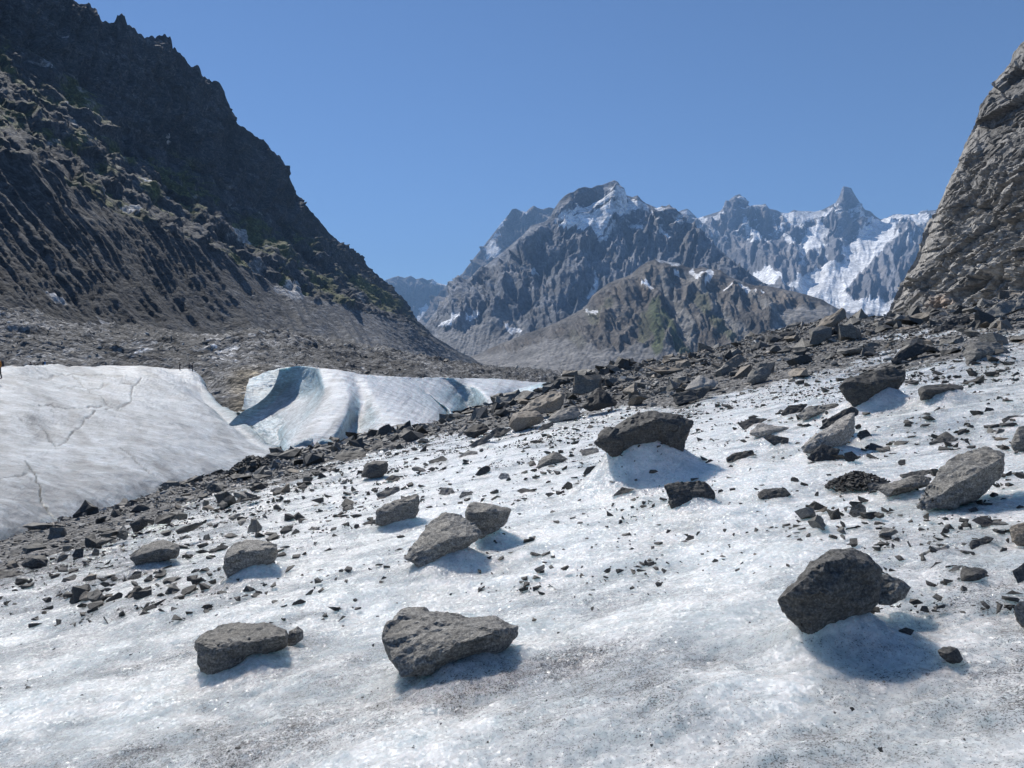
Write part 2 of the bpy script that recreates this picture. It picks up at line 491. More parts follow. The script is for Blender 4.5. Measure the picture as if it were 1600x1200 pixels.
# ------------------------------------------------------------------ boulder table: label, material letter, outline (photo pixels), ridge points (px, py, depth share), options
BO = [
 ('wide grey slab with a flat sunlit top propped on ice, front centre', 'g', [(600,994),(619,959),(631,951),(775,961),(811,978),(809,994),(797,1009),(772,1026),(681,1040),(637,1061),(625,1058),(606,1025)], [(600,994,.3),(612,1032,.08),(648,1042,.0),(722,1004,.05),(778,986,.15)], dict(foot=(690,1072), ped=(.10,.30), K=.55, top=.75)),
 ('grey block with a square left end, front left of the photo', 'g', [(304,1001),(312,992),(352,975),(372,971),(420,972),(447,983),(448,1010),(400,1024),(345,1052),(330,1056),(312,1050)], [(306,1004,.12),(334,1016,.0),(400,1002,.05),(446,993,.12)], dict(foot=(345,1058), top=.7, ped=(.05,.3))),
 ('small pointed grey stone touching the right end of the square-ended block', 'g', [(447,1003),(452,986),(465,978),(474,985),(474,997),(462,1008),(450,1013)], [(462,990,.05)], {}),
 ('large dark rounded boulder overhanging the ice, front right', 'd', [(1215,938),(1240,910),(1274,876),(1299,861),(1330,858),(1355,868),(1378,891),(1379,907),(1375,941),(1361,955),(1319,968),(1285,980),(1276,993),(1257,989),(1231,966)], [(1230,925,.0),(1280,880,.02),(1320,870,.04),(1362,884,.08),(1300,930,-.12)], dict(foot=(1300,1012), ped=(.12,.22), top=.35, K=.6)),
 ('pale grey stone poking out behind the large dark front-right boulder', 'g', [(1370,893),(1390,899),(1410,905),(1424,918),(1415,935),(1390,946),(1372,946)], [(1400,922,.0)], dict(foot=(1395,965))),
 ('dark wedge stone with a tan top edge, lower right', 'd', [(1463,1016),(1472,1011),(1485,1009),(1497,1012),(1506,1030),(1500,1037),(1485,1037),(1470,1027)], [(1490,1016,.15),(1480,1022,.0)], {}),
 ('fist-sized dark stone at the shadowed heel of the large front-right boulder', 'd', [(1404,985),(1415,980),(1428,985),(1420,998),(1410,996)], [], {}),
 ('pitted grey boulder leaning left, the bigger of the touching pair', 'g', [(628,872),(650,845),(670,815),(698,800),(718,805),(732,812),(749,830),(747,842),(725,860),(700,873),(675,890),(665,891),(655,886)], [(634,876,.1),(672,872,.0),(700,842,.02),(746,836,.12)], dict(foot=(690,897), ped=(.07,.3), top=.7)),
 ('blunt grey boulder behind and right of the leaning pitted one', 'g', [(728,800),(735,785),(750,784),(785,790),(800,795),(797,806),(788,822),(770,832),(752,843),(740,838),(728,812)], [(730,800,.05),(765,799,.0),(798,798,.25)], dict(foot=(765,852), ped=(.06,.25))),
 ('wedge-shaped grey boulder rising to the right, left of the touching pair', 'g', [(587,797),(592,792),(625,780),(652,771),(656,774),(654,800),(647,810),(625,815),(607,822),(587,821)], [(606,799,.0),(588,798,.12),(650,778,.2)], dict(foot=(620,826), top=.4)),
 ('flat dark stone at the left foot of the wedge-shaped boulder', 'd', [(565,819),(577,813),(587,812),(587,822),(573,823)], [], {}),
 ('low grey slab just above the wedge-shaped boulder', 'g', [(587,772),(600,765),(624,759),(626,766),(612,773),(595,781),(589,778)], [], {}),
 ('boxy dark boulder alone near the gully edge', 'd', [(562,745),(571,724),(585,719),(604,720),(608,725),(606,737),(597,746),(580,748)], [(568,739,.0),(590,738,.0),(600,724,.15),(573,726,.2)], dict(foot=(585,750))),
 ('flat dark stone at the right foot of the boxy dark boulder', 'd', [(600,750),(612,742),(625,744),(624,749),(615,753)], [], {}),
 ('stout speckled boulder left of centre with a dark front', 'g', [(347,872),(357,857),(370,847),(400,842),(435,850),(436,862),(430,877),(415,887),(380,893),(357,906),(350,895)], [(353,872,.0),(382,862,.02),(432,857,.12)], dict(foot=(385,905), ped=(.05,.3))),
 ('arched grey boulder bridging a hollow in the ice, left', 'g', [(201,872),(207,865),(225,852),(245,843),(265,845),(279,852),(281,867),(262,876),(212,884),(205,877)], [(215,868,.0),(250,856,.0),(276,860,.1)], dict(foot=(240,890), ped=(.08,.25))),
 ('small dark stone under the arched boulder', 'd', [(199,906),(210,893),(222,893),(219,905)], [], {}),
 ('dark angular boulder low on the left slope', 'd', [(32,882),(45,870),(70,866),(76,875),(74,886),(50,889),(35,887)], [(55,872,.05)], {}),
 ('small dark peaked stone above the dark angular boulder, left', 'd', [(36,858),(48,848),(62,849),(60,856),(48,859)], [], {}),
 ('long dark rock cut by the left edge of the photo', 'd', [(-22,892),(0,892),(20,893),(45,896),(20,902),(-20,912)], [], {}),
 ('squarish dark stone on the left slope', 'd', [(112,868),(118,858),(131,857),(130,872),(118,875)], [], {}),
 ('lumpy dark stone above the squarish one on the left slope', 'd', [(123,848),(135,843),(155,842),(160,850),(145,855),(128,853)], [], {}),
 ('dark blue-grey stone sitting alone beside the gully rubble', 'd', [(323,766),(331,757),(340,758),(347,766),(337,772),(328,771)], [], {}),
 ('huge dark perched boulder on an ice pedestal, centre right', 'D', [[(928,692),(946,671),(980,655),(999,644),(1027,641),(1032,680),(1016,697),(980,701),(964,714),(955,711)], [(1020,641),(1061,647),(1085,657),(1077,671),(1071,692),(1066,713),(1055,717),(1030,703),(1012,692),(1012,660)]], [(960,680,-.02),(1000,665,-.05),(1025,655,-.05),(1060,665,.0)], dict(foot=(1005,748), ped=(.42,.62), K=.4, top=.2)),
 ('dark slab with a flat top set in the ice below the huge perched boulder', 'd', [(1036,758),(1049,753),(1102,752),(1108,755),(1117,772),(1116,783),(1080,787),(1052,799),(1046,788)], [(1050,790,.0),(1095,778,.0)], dict(foot=(1075,796), top=.3, ped=(.05,.3))),
 ('curved grey rock like a bent loaf, left of the perched boulder', 'g', [(837,731),(845,715),(870,704),(890,717),(877,725),(857,727),(845,735)], [(858,718,.0)], {}),
 ('small flat-topped stone left of the perched boulder', 'g', [(907,704),(915,701),(932,700),(937,707),(925,712),(910,712)], [], {}),
 ('small slanted dark stone below the flat-topped one', 'd', [(911,740),(917,730),(936,726),(934,731),(922,739),(914,743)], [], {}),
 ('thin dark pointed stone left of the ice pedestal foot', 'd', [(956,776),(972,761),(992,764),(980,770)], [], {}),
 ('small brown knobbly stone alone on white ice', 'b', [(880,759),(887,752),(894,756),(895,765),(885,765)], [], {}),
 ('big tan boulder with a flat sloping top by the small ice cliff', 'b', [(809,643),(825,630),(845,617),(865,611),(881,613),(882,622),(877,640),(850,648),(825,650)], [(830,640,.0),(876,620,.15),(815,641,.05)], dict(foot=(850,655))),
 ('pale slab leaning between the tan boulder and the dark pyramid boulder', 'p', [(854,656),(870,642),(897,632),(910,647),(897,655),(865,661)], [(880,650,.05)], {}),
 ('dark pyramid-shaped boulder at the rubble edge', 'D', [(908,636),(927,610),(936,603),(950,612),(967,631),(945,638),(922,644)], [(936,630,.0)], dict(foot=(936,648))),
 ('brown block boulder with an overhanging right end, below the tan boulder', 'b', [(794,667),(800,647),(812,642),(840,641),(852,652),(847,660),(817,672),(807,675)], [(806,652,.0),(840,650,.05)], {}),
 ('small dark stone right of the brown block boulder', 'd', [(840,671),(848,663),(862,660),(866,664),(850,673)], [], {}),
 ('rounded dark boulder at the end of the gully rubble', 'D', [(725,675),(740,664),(755,661),(764,670),(760,676),(740,685),(730,682)], [(745,674,.0)], {}),
 ('long thin slab tilted up on a fin of ice', 'g', [(732,696),(750,685),(770,676),(772,682),(760,690),(740,700)], [], {}),
 ('low dark slab right of the tilted thin slab', 'd', [(765,676),(777,667),(800,671),(787,680),(775,685)], [], {}),
 ('flat grey stone casting a shadow below the tilted thin slab', 'g', [(716,714),(730,704),(747,705),(747,711),(732,715)], [], {}),
 ('dark lens-shaped stone alone on the smooth ice left of centre', 'd', [(668,721),(685,715),(692,712),(700,717),(692,724),(675,724)], [], {}),
 ('humped dark stone at the end of a thin line of stones', 'd', [(742,742),(750,732),(760,727),(767,731),(765,737),(750,744)], [], {}),
 ('low grey stone above the blunt boulder of the pair', 'g', [(685,772),(690,762),(707,762),(712,772),(700,775)], [], {}),
 ('rough grey stone with a flat chip in front, above the blunt boulder', 'g', [(717,777),(722,768),(737,768),(738,776),(722,780)], [], {}),
 ('pale tan stone on the ice above the blunt boulder', 'p', [(778,746),(783,739),(795,740),(797,747),(785,751)], [], {}),
 ('lumpy twin-topped dark stone on white ice, centre', 'd', [(807,767),(817,762),(837,767),(835,771),(817,773)], [], {}),
 ('round dark pebble-like stone right of the twin-topped stone', 'd', [(851,772),(860,769),(867,771),(857,777)], [], {}),
 ('low arched stone directly above the blunt boulder', 'd', [(766,780),(777,774),(791,779),(772,785)], [], {}),
 ('tall dark boulder with a pale ridge, upright on the ice at right', 'd', [(1311,604),(1320,592),(1365,582),(1396,572),(1416,580),(1416,592),(1402,611),(1375,620),(1348,640),(1331,636),(1317,620)], [(1335,618,.0),(1368,600,-.02),(1410,590,.12),(1322,596,.1)], dict(foot=(1350,645), ped=(.15,.5), top=.35)),
 ('flat-topped dark block on its own ice table, upper right', 'd', [(1433,609),(1442,602),(1490,599),(1508,604),(1504,613),(1487,621),(1439,626),(1435,617)], [(1445,610,.0),(1495,607,.05)], dict(foot=(1465,632), ped=(.12,.4))),
 ('great grey boulder sloping up to the right, right edge', 'g', [(1434,792),(1442,770),(1476,725),(1490,711),(1541,699),(1569,708),(1565,742),(1547,759),(1524,782),(1487,797),(1442,799)], [(1438,778,.1),(1482,764,.0),(1530,737,.02),(1567,714,.22)], dict(foot=(1485,803), top=.65)),
 ('long low grey rock wedged behind the great grey boulder', 'g', [(1371,764),(1391,753),(1433,742),(1457,746),(1450,759),(1413,771),(1385,779)], [(1400,762,.0)], dict(foot=(1410,784))),
 ('short flat rock at the left end of the long low rock', 'g', [(1354,757),(1365,752),(1391,753),(1377,764),(1360,770)], [], dict(foot=(1368,774))),
 ('thin dark flat slab lying behind the long low rock', 'd', [(1405,742),(1433,735),(1466,733),(1459,745),(1408,747)], [], {}),
 ('pale leaning slab topping the cluster of dark stones at right', 'p', [(1250,699),(1286,677),(1320,648),(1336,644),(1337,671),(1331,685),(1314,699),(1263,710),(1255,707)], [(1268,700,.0),(1322,668,.0),(1332,650,.2)], dict(foot=(1295,714), top=.5)),
 ('dark slab leaning behind the pale leaning slab', 'd', [(1283,665),(1303,648),(1331,634),(1344,640),(1343,648),(1320,653),(1294,670)], [], dict(foot=(1315,690))),
 ('dark triangular stone in front of the pale leaning slab', 'D', [(1260,716),(1283,692),(1314,702),(1303,722),(1275,725)], [], {}),
 ('black wedge stone at the right foot of the pale leaning slab', 'D', [(1338,680),(1343,674),(1354,671),(1368,688),(1348,692)], [], {}),
 ('black stone in the dirt below the cluster at right', 'D', [(1319,708),(1331,705),(1340,713),(1331,725),(1320,719)], [], {}),
 ('rounded dark stone at the left of a joined pair', 'd', [(1219,646),(1232,633),(1263,631),(1250,648),(1226,653)], [], {}),
 ('long pale rounded rock at the right of a joined pair', 'g', [(1245,649),(1258,636),(1309,631),(1316,637),(1297,645),(1255,658)], [(1275,645,.0)], {}),
 ('greenish wedge stone lying topmost of three in a row', 'd', [(1150,661),(1178,652),(1201,654),(1181,665),(1164,674)], [], {}),
 ('pale cracked stone in the middle of three in a row', 'p', [(1170,677),(1187,662),(1235,668),(1207,680),(1187,685)], [(1200,672,.0)], {}),
 ('dark block stone lowest of three in a row', 'd', [(1192,684),(1204,678),(1232,685),(1231,694),(1214,700)], [], {}),
 ('low double stone right of the ice pedestal', 'd', [(1133,717),(1146,708),(1177,702),(1181,710),(1155,719),(1136,724)], [], {}),
 ('oval dark stone with a pale ring, alone on the ice', 'd', [(1183,773),(1192,764),(1226,762),(1237,773),(1229,780),(1187,780)], [(1210,766,.2)], {}),
 ('brown-grey stone cluster head below the long low rock', 'b', [(1326,803),(1330,792),(1344,785),(1352,792),(1354,802),(1336,810)], [], {}),
 ('low dark stone with a hollow underneath above the great grey boulder', 'd', [(1452,691),(1467,682),(1499,685),(1490,692),(1462,696)], [], {}),
 ('grey boulder cut by the right edge, beside the great grey boulder', 'g', [(1578,692),(1590,667),(1612,660),(1630,690),(1612,704),(1585,706)], [(1594,690,.0)], {}),
 ('dark knobbly stone at the right edge above the cut boulder', 'd', [(1563,656),(1580,648),(1605,650),(1606,662),(1570,664)], [], {}),
 ('tan boulder cut by the right edge at mid height', 'b', [(1576,823),(1589,818),(1620,813),(1632,845),(1600,855),(1580,848)], [(1596,836,.0)], {}),
 ('dark flat stone in the shade right of the great grey boulder', 'D', [(1513,851),(1518,844),(1544,837),(1555,841),(1538,857),(1518,860)], [], {}),
 ('dark humped stone with a pale top, right side', 'd', [(1499,897),(1504,885),(1538,888),(1555,902),(1530,912),(1501,908)], [(1525,896,.0)], {}),
 ('small pale-topped stone touching the dark humped stone', 'g', [(1478,896),(1492,884),(1505,883),(1502,897)], [], {}),
 ('black flat stone in the shadow of the great grey boulder', 'D', [(1518,813),(1528,808),(1544,808),(1558,819),(1538,824)], [], {}),
 ('small black stone against the great grey boulder', 'D', [(1512,796),(1525,792),(1531,800),(1520,804)], [], {}),
 ('thin long stone pointing up right below the great grey boulder', 'g', [(1435,868),(1448,860),(1483,851),(1485,855),(1459,867),(1442,872)], [], {}),
 ('small tilted stone below the thin long stone', 'g', [(1451,891),(1462,879),(1479,877),(1473,888)], [], {}),
 ('grey boulder cut by the right edge, lowest of those', 'b', [(1582,950),(1592,940),(1615,933),(1628,975),(1600,983),(1588,968)], [], {}),
 ('rough stone cut by the right edge above the lowest one', 'd', [(1582,892),(1600,880),(1622,890),(1618,908),(1590,912)], [], {}),
 ('tan slab perched at a tilt on the rubble crest against the sky', 'b', [(1272,514),(1291,497),(1319,480),(1323,496),(1302,510)], [(1300,503,.0)], dict(foot=(1290,530), K=.8)),
 ('square block under the tilted perched slab on the crest', 'g', [(1264,514),(1282,509),(1300,511),(1300,526),(1278,538),(1265,538)], [(1270,518,.0)], dict(foot=(1282,540))),
 ('grey boulder at the lower edge of the rubble, upper right', 'g', [(1166,586),(1175,576),(1200,572),(1208,583),(1194,597),(1178,602),(1167,598)], [(1180,588,.0)], {}),
 ('brown block leaning in the middle of the rubble slope', 'b', [(1123,573),(1137,563),(1156,552),(1166,560),(1150,576),(1131,581)], [], {}),
 ('pale cracked slab lying on the rubble edge', 'p', [(1068,610),(1080,597),(1094,585),(1125,599),(1108,610)], [(1092,602,.0)], dict(foot=(1095,614))),
 ('long dark slab under the pale cracked slab', 'd', [(1048,616),(1075,612),(1097,610),(1115,602),(1100,622),(1056,634)], [], {}),
 ('dark slab leaning right in the rubble above the tall dark boulder', 'd', [(1391,564),(1405,549),(1433,535),(1453,541),(1447,549),(1419,561),(1397,570)], [], {}),
 ('large grey block at the rubble edge, far right', 'g', [(1504,548),(1518,535),(1558,533),(1583,552),(1552,560),(1510,571)], [(1530,550,.0)], {}),
 ('broad flat slab topping the rubble by the cliff foot', 'g', [(1530,492),(1560,474),(1600,462),(1625,462),(1610,476),(1560,497)], [], dict(foot=(1570,505))),
 ('dark slab on the rubble below the broad flat slab', 'd', [(1450,520),(1480,500),(1512,492),(1518,502),(1480,520)], [], {}),
 ('flat dark slab at the gully end near the seracs', 'd', [(518,716),(535,706),(575,705),(570,717),(540,722)], [], {}),
 ('flat grey slab behind the dark slab in the gully', 'g', [(530,708),(545,696),(568,700),(575,708),(550,712)], [], dict(foot=(552,714))),
]
def norm_bo(b):
    label, mat, outl, ridge, op = b
    hulls = outl if isinstance(outl[0], list) else [outl]
    allp = [q for h in hulls for q in h]
    xs = [q[0] for q in allp]; ys = [q[1] for q in allp]
    if 'foot' in op: fx, fy = op['foot']
    else:
        k = int(np.argmax(ys)); fx, fy = 0.5 * (xs[k] + sum(xs) / len(xs)), ys[k] - 1
    d0 = ground_hit(fx, fy)
    wpx = max(xs) - min(xs)
    return dict(label=label, mat=mat, hulls=hulls, ridge=ridge, op=op, d0=d0, w=wpx * d0 / F, xs=xs, ys=ys)
BOULDERS = [norm_bo(b) for b in BO]
def low_edge(h, cx):
    best = -1e9
    for (x0, y0), (x1, y1) in zip(h, h[1:] + h[:1]):
        if min(x0, x1) <= cx <= max(x0, x1) and x0 != x1: best = max(best, y0 + (y1 - y0) * (cx - x0) / (x1 - x0))
    return best
for q in BOULDERS:
    if q['w'] < 0.15 or q['d0'] > 22 or q['op'].get('noped'): continue
    for t, sc_ in ((.5, 1.0), (.25, .8), (.75, .8)):
        cx = min(q['xs']) + t * (max(q['xs']) - min(q['xs']))
        yl = max(low_edge(h, cx) for h in q['hulls'])
        dd = q['d0'] + 0.22 * q['w']
        p = P(cx, yl, dd)
        cur = float(near_z(np.array([p[0]]), np.array([dd]))[0]) + sum(h * math.exp(-min(((p[0] - bx) / rx) ** 2 + ((dd - by) / ry) ** 2, 30)) for bx, by, h, rx, ry in BUMPS)
        h = p[2] + 0.02 * q['w'] - cur
        if h > 0.01: BUMPS.append((p[0], dd, min(h, .6, (.30 if q['w'] > .5 else .14) * q['w'] * sc_, (.55 if 'ped' in q['op'] else .12) * (max(q['ys']) - min(q['ys'])) * q['d0'] / F), .42 * q['w'] * sc_, .38 * q['w']))

def bumps_z(x, y):
    z = np.zeros_like(x)
    for (bx, by, h, rx, ry) in BUMPS:
        r = ((x - bx) / rx) ** 2 + ((y - by) / ry) ** 2
        z += h * np.exp(-np.clip(r, 0, 30) ** 1.1)
        # the melt hollow a boulder leaves round its pedestal
        z -= 0.06 * h * np.exp(-np.clip((np.sqrt(r) - 2.1) ** 2 * 3, 0, 30))
    return z
def ice_z(x, y):
    return near_z(x, y) + bumps_z(np.asarray(x, float), np.asarray(y, float))

# ------------------------------------------------------------------ THE SETTING
def build_glacier():
    z1 = 1.0 / np.linspace(1 / 2.0, 1 / 15.0, 350)
    ys = np.concatenate([np.linspace(-0.6, 1.97, 14), z1, np.geomspace(15, 150, 120)[1:]])
    s = np.linspace(-1, 1, 640)
    Xs = 0.98 * (0.82 * s + 0.18 * s ** 3)
    Y, XX = np.meshgrid(ys, Xs, indexing='ij')
    Xw = XX * (Y + 1.0)
    Z = ice_z(Xw, Y)
    q = np.stack([Xw, Y, np.zeros_like(Xw)], -1)
    # crusted melt surface: cups and ripples stretched across the slope, finer close to the camera
    nearw = 1 - sstep(14, 40, Y)
    cups = 0.6 + 0.8 * fbm(q / np.array([0.85, 0.66, 1]) + 9, 3)
    Z += nearw * (0.055 * (cups - 0.6) + 0.014 * fbm(q / np.array([0.16, 0.11, 1]), 3) + 0.003 * fbm(q / 0.035, 2))
    Z += sstep(14, 40, Y) * 0.05 * fbm(q / 0.8, 3)
    V = np.stack([Xw, Y, Z], -1)
    px, py = proj(V)
    yb = np.interp(px, [a for a, _ in GREY_PIX], [b for _, b in GREY_PIX])
    wob = 14 * fbm(q / 2.5, 3) * np.clip(20 / np.maximum(Y, 5), .3, 1.6)
    deb = sstep(10, -12, py - yb + wob) * sstep(9, 14, Y) * (1 - .75 * sstep(1240, 1420, px) * sstep(500, 528, py) * sstep(-.25, .25, fbm(q / np.array([5., 2.5, 1]) + 14, 3)))
    # tongues of stones on the ice beside the gully, lower left
    left = sstep(480, 120, px) * sstep(1010, 860, py)
    dirt = np.clip(left * 0.8 + 0.35 * sstep(30, 0, np.abs(py - yb)) + 0.72 * sstep(840, 1100, py) * (0.65 + fbm(q / 1.1 + 6, 3)) + 0.3 * sstep(1150, 1400, px) - 0.25 * sstep(900, 780, py) * sstep(480, 600, px), -.4, 1.3)
    me = mesh_from('glacier', V, gridfaces(*Y.shape), True, attrs=dict(debris=deb, dirt=dirt))
    return tag(link('glacier', me, M_ICE), 'white melting glacier slope strewn with stones, rising to the right', 'glacier', kind='structure')
build_glacier()

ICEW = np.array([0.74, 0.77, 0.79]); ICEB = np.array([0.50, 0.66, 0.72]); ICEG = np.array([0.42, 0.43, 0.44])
def add_back(C, dd, dpy, left=0, n=10):
    """extra rows behind the last row: depth grows and the surface falls away"""
    last = C[-1]
    rows = []
    for k in range(1, n + 1):
        t = k / n
        r = last.copy(); r[:, 2] += dd * t; r[:, 1] += dpy * t * t; r[:, 0] += left * t
        rows.append(r)
    return np.concatenate([C, np.array(rows)], 0)

CRACKS = [[(95,690),(120,665),(150,645),(205,625),(208,605),(222,590)], [(60,638),(110,640),(160,632)], [(90,603),(140,605),(190,600),(218,597)], [(115,590),(160,620),(185,640)], [(30,655),(65,665),(90,690)], [(40,715),(55,735),(58,760),(75,790),(92,808)], [(0,750),(25,742),(45,738)], [(190,690),(230,720),(250,735)], [(60,588),(130,586),(200,590)]]
def build_ice_hill():
    # columns from left to right, rows from the gully up to the crest: photo pixel and distance
    cols = [
     [(-420,1040,12),(-420,900,15.5),(-420,740,26),(-420,640,36),(-420,600,50)],
     [(-200,960,14),(-200,850,17.5),(-200,720,28),(-200,630,42),(-200,588,56)],
     [(-40,905,16.5),(-20,795,20.5),(-10,690,33),(0,620,50),(0,577,72)],
     [(95,850,21),(90,768,25),(85,680,38),(80,612,62),(75,574,95)],
     [(230,795,28),(215,730,32),(190,665,46),(165,605,80),(150,573,125)],
     [(340,758,36),(315,712,41),(275,655,58),(240,605,95),(222,572,140)],
     [(408,738,44),(385,705,48),(335,655,68),(290,612,105),(268,577,150)],
     [(440,726,47),(436,709,48.5),(395,688,60),(325,637,98),(298,578,152)],
     [(448,724,48.5),(444,702,50.5),(404,676,65),(347,634,106),(309,588,156)],
     [(456,745,53),(450,722,56),(414,700,74),(357,668,120),(320,630,170)]]
    G, C = loft_idx(cols, 400, 210)
    C = add_back(C, 60, 14, 0, 8)
    G = P(C[..., 0], C[..., 1], C[..., 2])
    n = gnormal(G)
    if n[80, 160, 2] < 0: n = -n
    G = G + n * (0.55 * fbm(G / np.array([16., 22., 10.]) + 3, 3) + 0.22 * fbm(G / 5.0, 4) + 0.06 * fbm(G / np.array([0.9, 0.9, .5]), 3))[..., None]
    px, py = C[..., 0], C[..., 1]
    wx = px + 4 * fbm(np.stack([px / 22, py / 22, 0 * px], -1), 3); wy = py + 4 * fbm(np.stack([px / 22, py / 22, 0 * px + 5], -1), 3)
    cr = np.zeros_like(px)
    for i, c in enumerate(CRACKS):
        cr = np.maximum(cr, sstep(1.5, 0.5, dline(wx, wy, c)) * (0.95 if i in (0, 1, 5) else 0.6))
    G[..., 2] -= 0.12 * cr
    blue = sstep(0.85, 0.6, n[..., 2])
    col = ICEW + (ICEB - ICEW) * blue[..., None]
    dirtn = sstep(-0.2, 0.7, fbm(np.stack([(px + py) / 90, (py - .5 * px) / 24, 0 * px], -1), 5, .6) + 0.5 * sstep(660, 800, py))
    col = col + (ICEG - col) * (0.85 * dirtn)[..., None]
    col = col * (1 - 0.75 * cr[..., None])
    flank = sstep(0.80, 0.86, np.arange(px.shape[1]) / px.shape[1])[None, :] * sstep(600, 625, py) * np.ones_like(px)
    col = col + (np.array([.33, .46, .52]) - col) * (.75 * flank)[..., None]  # shaded slot along the right rim, painted in as darker bluish colour
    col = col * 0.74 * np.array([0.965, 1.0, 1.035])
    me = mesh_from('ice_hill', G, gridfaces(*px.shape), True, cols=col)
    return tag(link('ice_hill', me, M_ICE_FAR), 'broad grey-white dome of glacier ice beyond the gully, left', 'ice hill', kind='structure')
build_ice_hill()

def build_ice_wave():
    cols = [
     [(352,668,76),(375,646,77),(405,628,78),(428,603,78.5),(438,576,79)],
     [(395,665,76),(405,648,77.5),(440,622,79),(460,597,80),(464,572,80.5)],
     [(428,680,70),(436,652,73),(478,622,74),(495,602,74),(486,574,78)],
     [(442,722,45.5),(449,694,48),(484,652,54),(506,616,61),(502,576,74)],
     [(496,718,44),(505,700,46),(535,655,51),(543,620,58),(531,578,73)],
     [(556,712,46),(543,701,48),(551,672,54),(566,632,60),(552,582,74)],
     [(598,706,44.5),(600,688,47.5),(604,660,51),(592,630,58),(572,586,75)],
     [(672,684,50),(674,670,52),(652,650,57),(624,625,65),(590,587,82)],
     [(696,655,82),(692,643,83.5),(676,628,85),(655,610,86.5),(626,589,88)],
     [(708,650,84),(704,639,86),(690,628,88),(672,610,91),(650,590,96)],
     [(724,640,104),(722,634,105),(716,620,106.5),(704,604,108),(686,590,109)],
     [(744,634,104),(742,627,105),(738,614,107),(728,602,109),(714,591,111)],
     [(768,632,92),(766,623,96),(760,612,103),(752,602,110),(740,591,122)],
     [(797,622,112),(796,614,114),(793,606,118),(788,600,124),(775,592,132)],
     [(846,614,130),(845,606,140),(843,603,150),(840,600,155),(836,597,162)],
     [(905,612,150),(905,606,160),(905,603,170),(905,601,176),(905,600,185)]]
    G, C = loft_idx(cols, 330, 140)
    C = add_back(C, 45, 10, 0, 8)
    G = P(C[..., 0], C[..., 1], C[..., 2])
    n = gnormal(G)
    if n[60, 200, 2] < 0: n = -n
    px, py = C[..., 0], C[..., 1]
    G = G + n * (0.16 * fbm(G / 5.0, 3) + 0.05 * fbm(G / 0.9, 3) + 0.03 * fbm(np.stack([(px + .8 * py) / 11, (py - .3 * px) / 40, 0 * px], -1), 4))[..., None]
    steep = sstep(0.9, 0.62, n[..., 2])
    col = ICEW * 1.03 + (ICEB - ICEW * 1.03) * steep[..., None]
    d = sstep(0.0, 0.7, fbm(np.stack([(px + .75 * py) / 20, (py - .2 * px) / 120, 0 * px], -1), 4)) * 0.55
    col = col + (ICEG - col) * d[..., None]
    me = mesh_from('ice_wave', G, gridfaces(*px.shape), True, cols=col)
    return tag(link('ice_wave', me, M_ICE_FAR), 'scalloped wall of blue-white glacier ice with a curling left end', 'ice wall', kind='structure')
build_ice_wave()

def small_loft(name, cols, nu, nv, back, label, cat, blueness=0.5, amp=0.08):
    G, C = loft_idx(cols, nu, nv)
    C = add_back(C, back, 6, 0, 6)
    G = P(C[..., 0], C[..., 1], C[..., 2])
    n = gnormal(G)
    n = np.where(n[..., 2:3] < 0, -n, n)
    G = G + n * (amp * 2 * fbm(G / 2.5, 3) + amp * fbm(G / 0.6, 3))[..., None]
    w = np.clip(blueness + 0.3 * fbm(G / 2.0, 3), 0, 1)[..., None]
    col = ICEW + (ICEB - ICEW) * w
    me = mesh_from(name, G, gridfaces(*C.shape[:2]), True, cols=col)
    return tag(link(name, me, M_ICE_FAR), label, cat, kind='structure')
small_loft('ice_wing', [[(378,640,82),(384,612,84),(387,600,86),(389,592,88)], [(398,640,80),(402,612,84),(405,597,86),(412,583,88)], [(415,640,80),(419,612,84),(421,594,86),(428,578,88)], [(440,640,80),(440,612,84),(440,594,86),(442,575,88)]], 60, 40, 20, 'thin curled lip of blue ice behind the left end of the ice wall', 'ice lip', 0.75)
small_loft('ice_trench', [[(336,634,112),(350,641,106),(362,644,95),(380,646,79)], [(362,656,95),(378,653,90),(392,652,84),(410,650,78)], [(390,674,75),(402,665,74),(418,660,73.5),(438,654,73)], [(415,692,62),(425,683,62),(438,677,62),(452,668,62)], [(440,709,50),(448,703,50),(456,700,49),(464,698,48)]], 80, 50, 4, 'low lobes of blue-white ice between the ice hill and the ice wall', 'ice lobes', 0.45, 0.16)
small_loft('ice_cliff', [[(770,645,70),(773,634,74),(776,629,78),(780,625,84)], [(796,650,68),(797,634,72),(800,620,75),(806,610,82)], [(822,652,66),(824,638,70),(826,618,73),(832,602,80)], [(850,650,66),(852,636,70),(855,614,74),(858,598,82)], [(884,642,68),(886,628,73),(890,608,78),(892,598,88)], [(930,632,72),(930,620,78),(930,608,84),(930,600,94)]], 90, 50, 25, 'small blue ice cliff behind the big tan boulder', 'ice cliff', 0.7)

# ------------------------------------------------------------------ rock terrain behind the glacier
M_MORAINE = mat_terrain('moraine rubble', 0.25, 0.9, 0.4, 7.0, speck=[(1.1, .35, 2.0, .5), (.4, .5, 1.6, 1.0)])
M_SLOPE = mat_terrain('valley side rock', 0.07, 2.5, 0.5, 9.0, speck=[(.45, .6, 1.55, .7), (.14, .75, 1.3, 1.2)])
M_CLIFF = mat_terrain('sunlit gneiss cliff', 0.12, 0.5, 0.45, 9.0, speck=[(.6, .7, 1.35, .25)])
M_FAR = mat_terrain('distant granite', 0.006, 22.0, 0.4, 8.0, speck=[(.045, .75, 1.3, 5.0)])

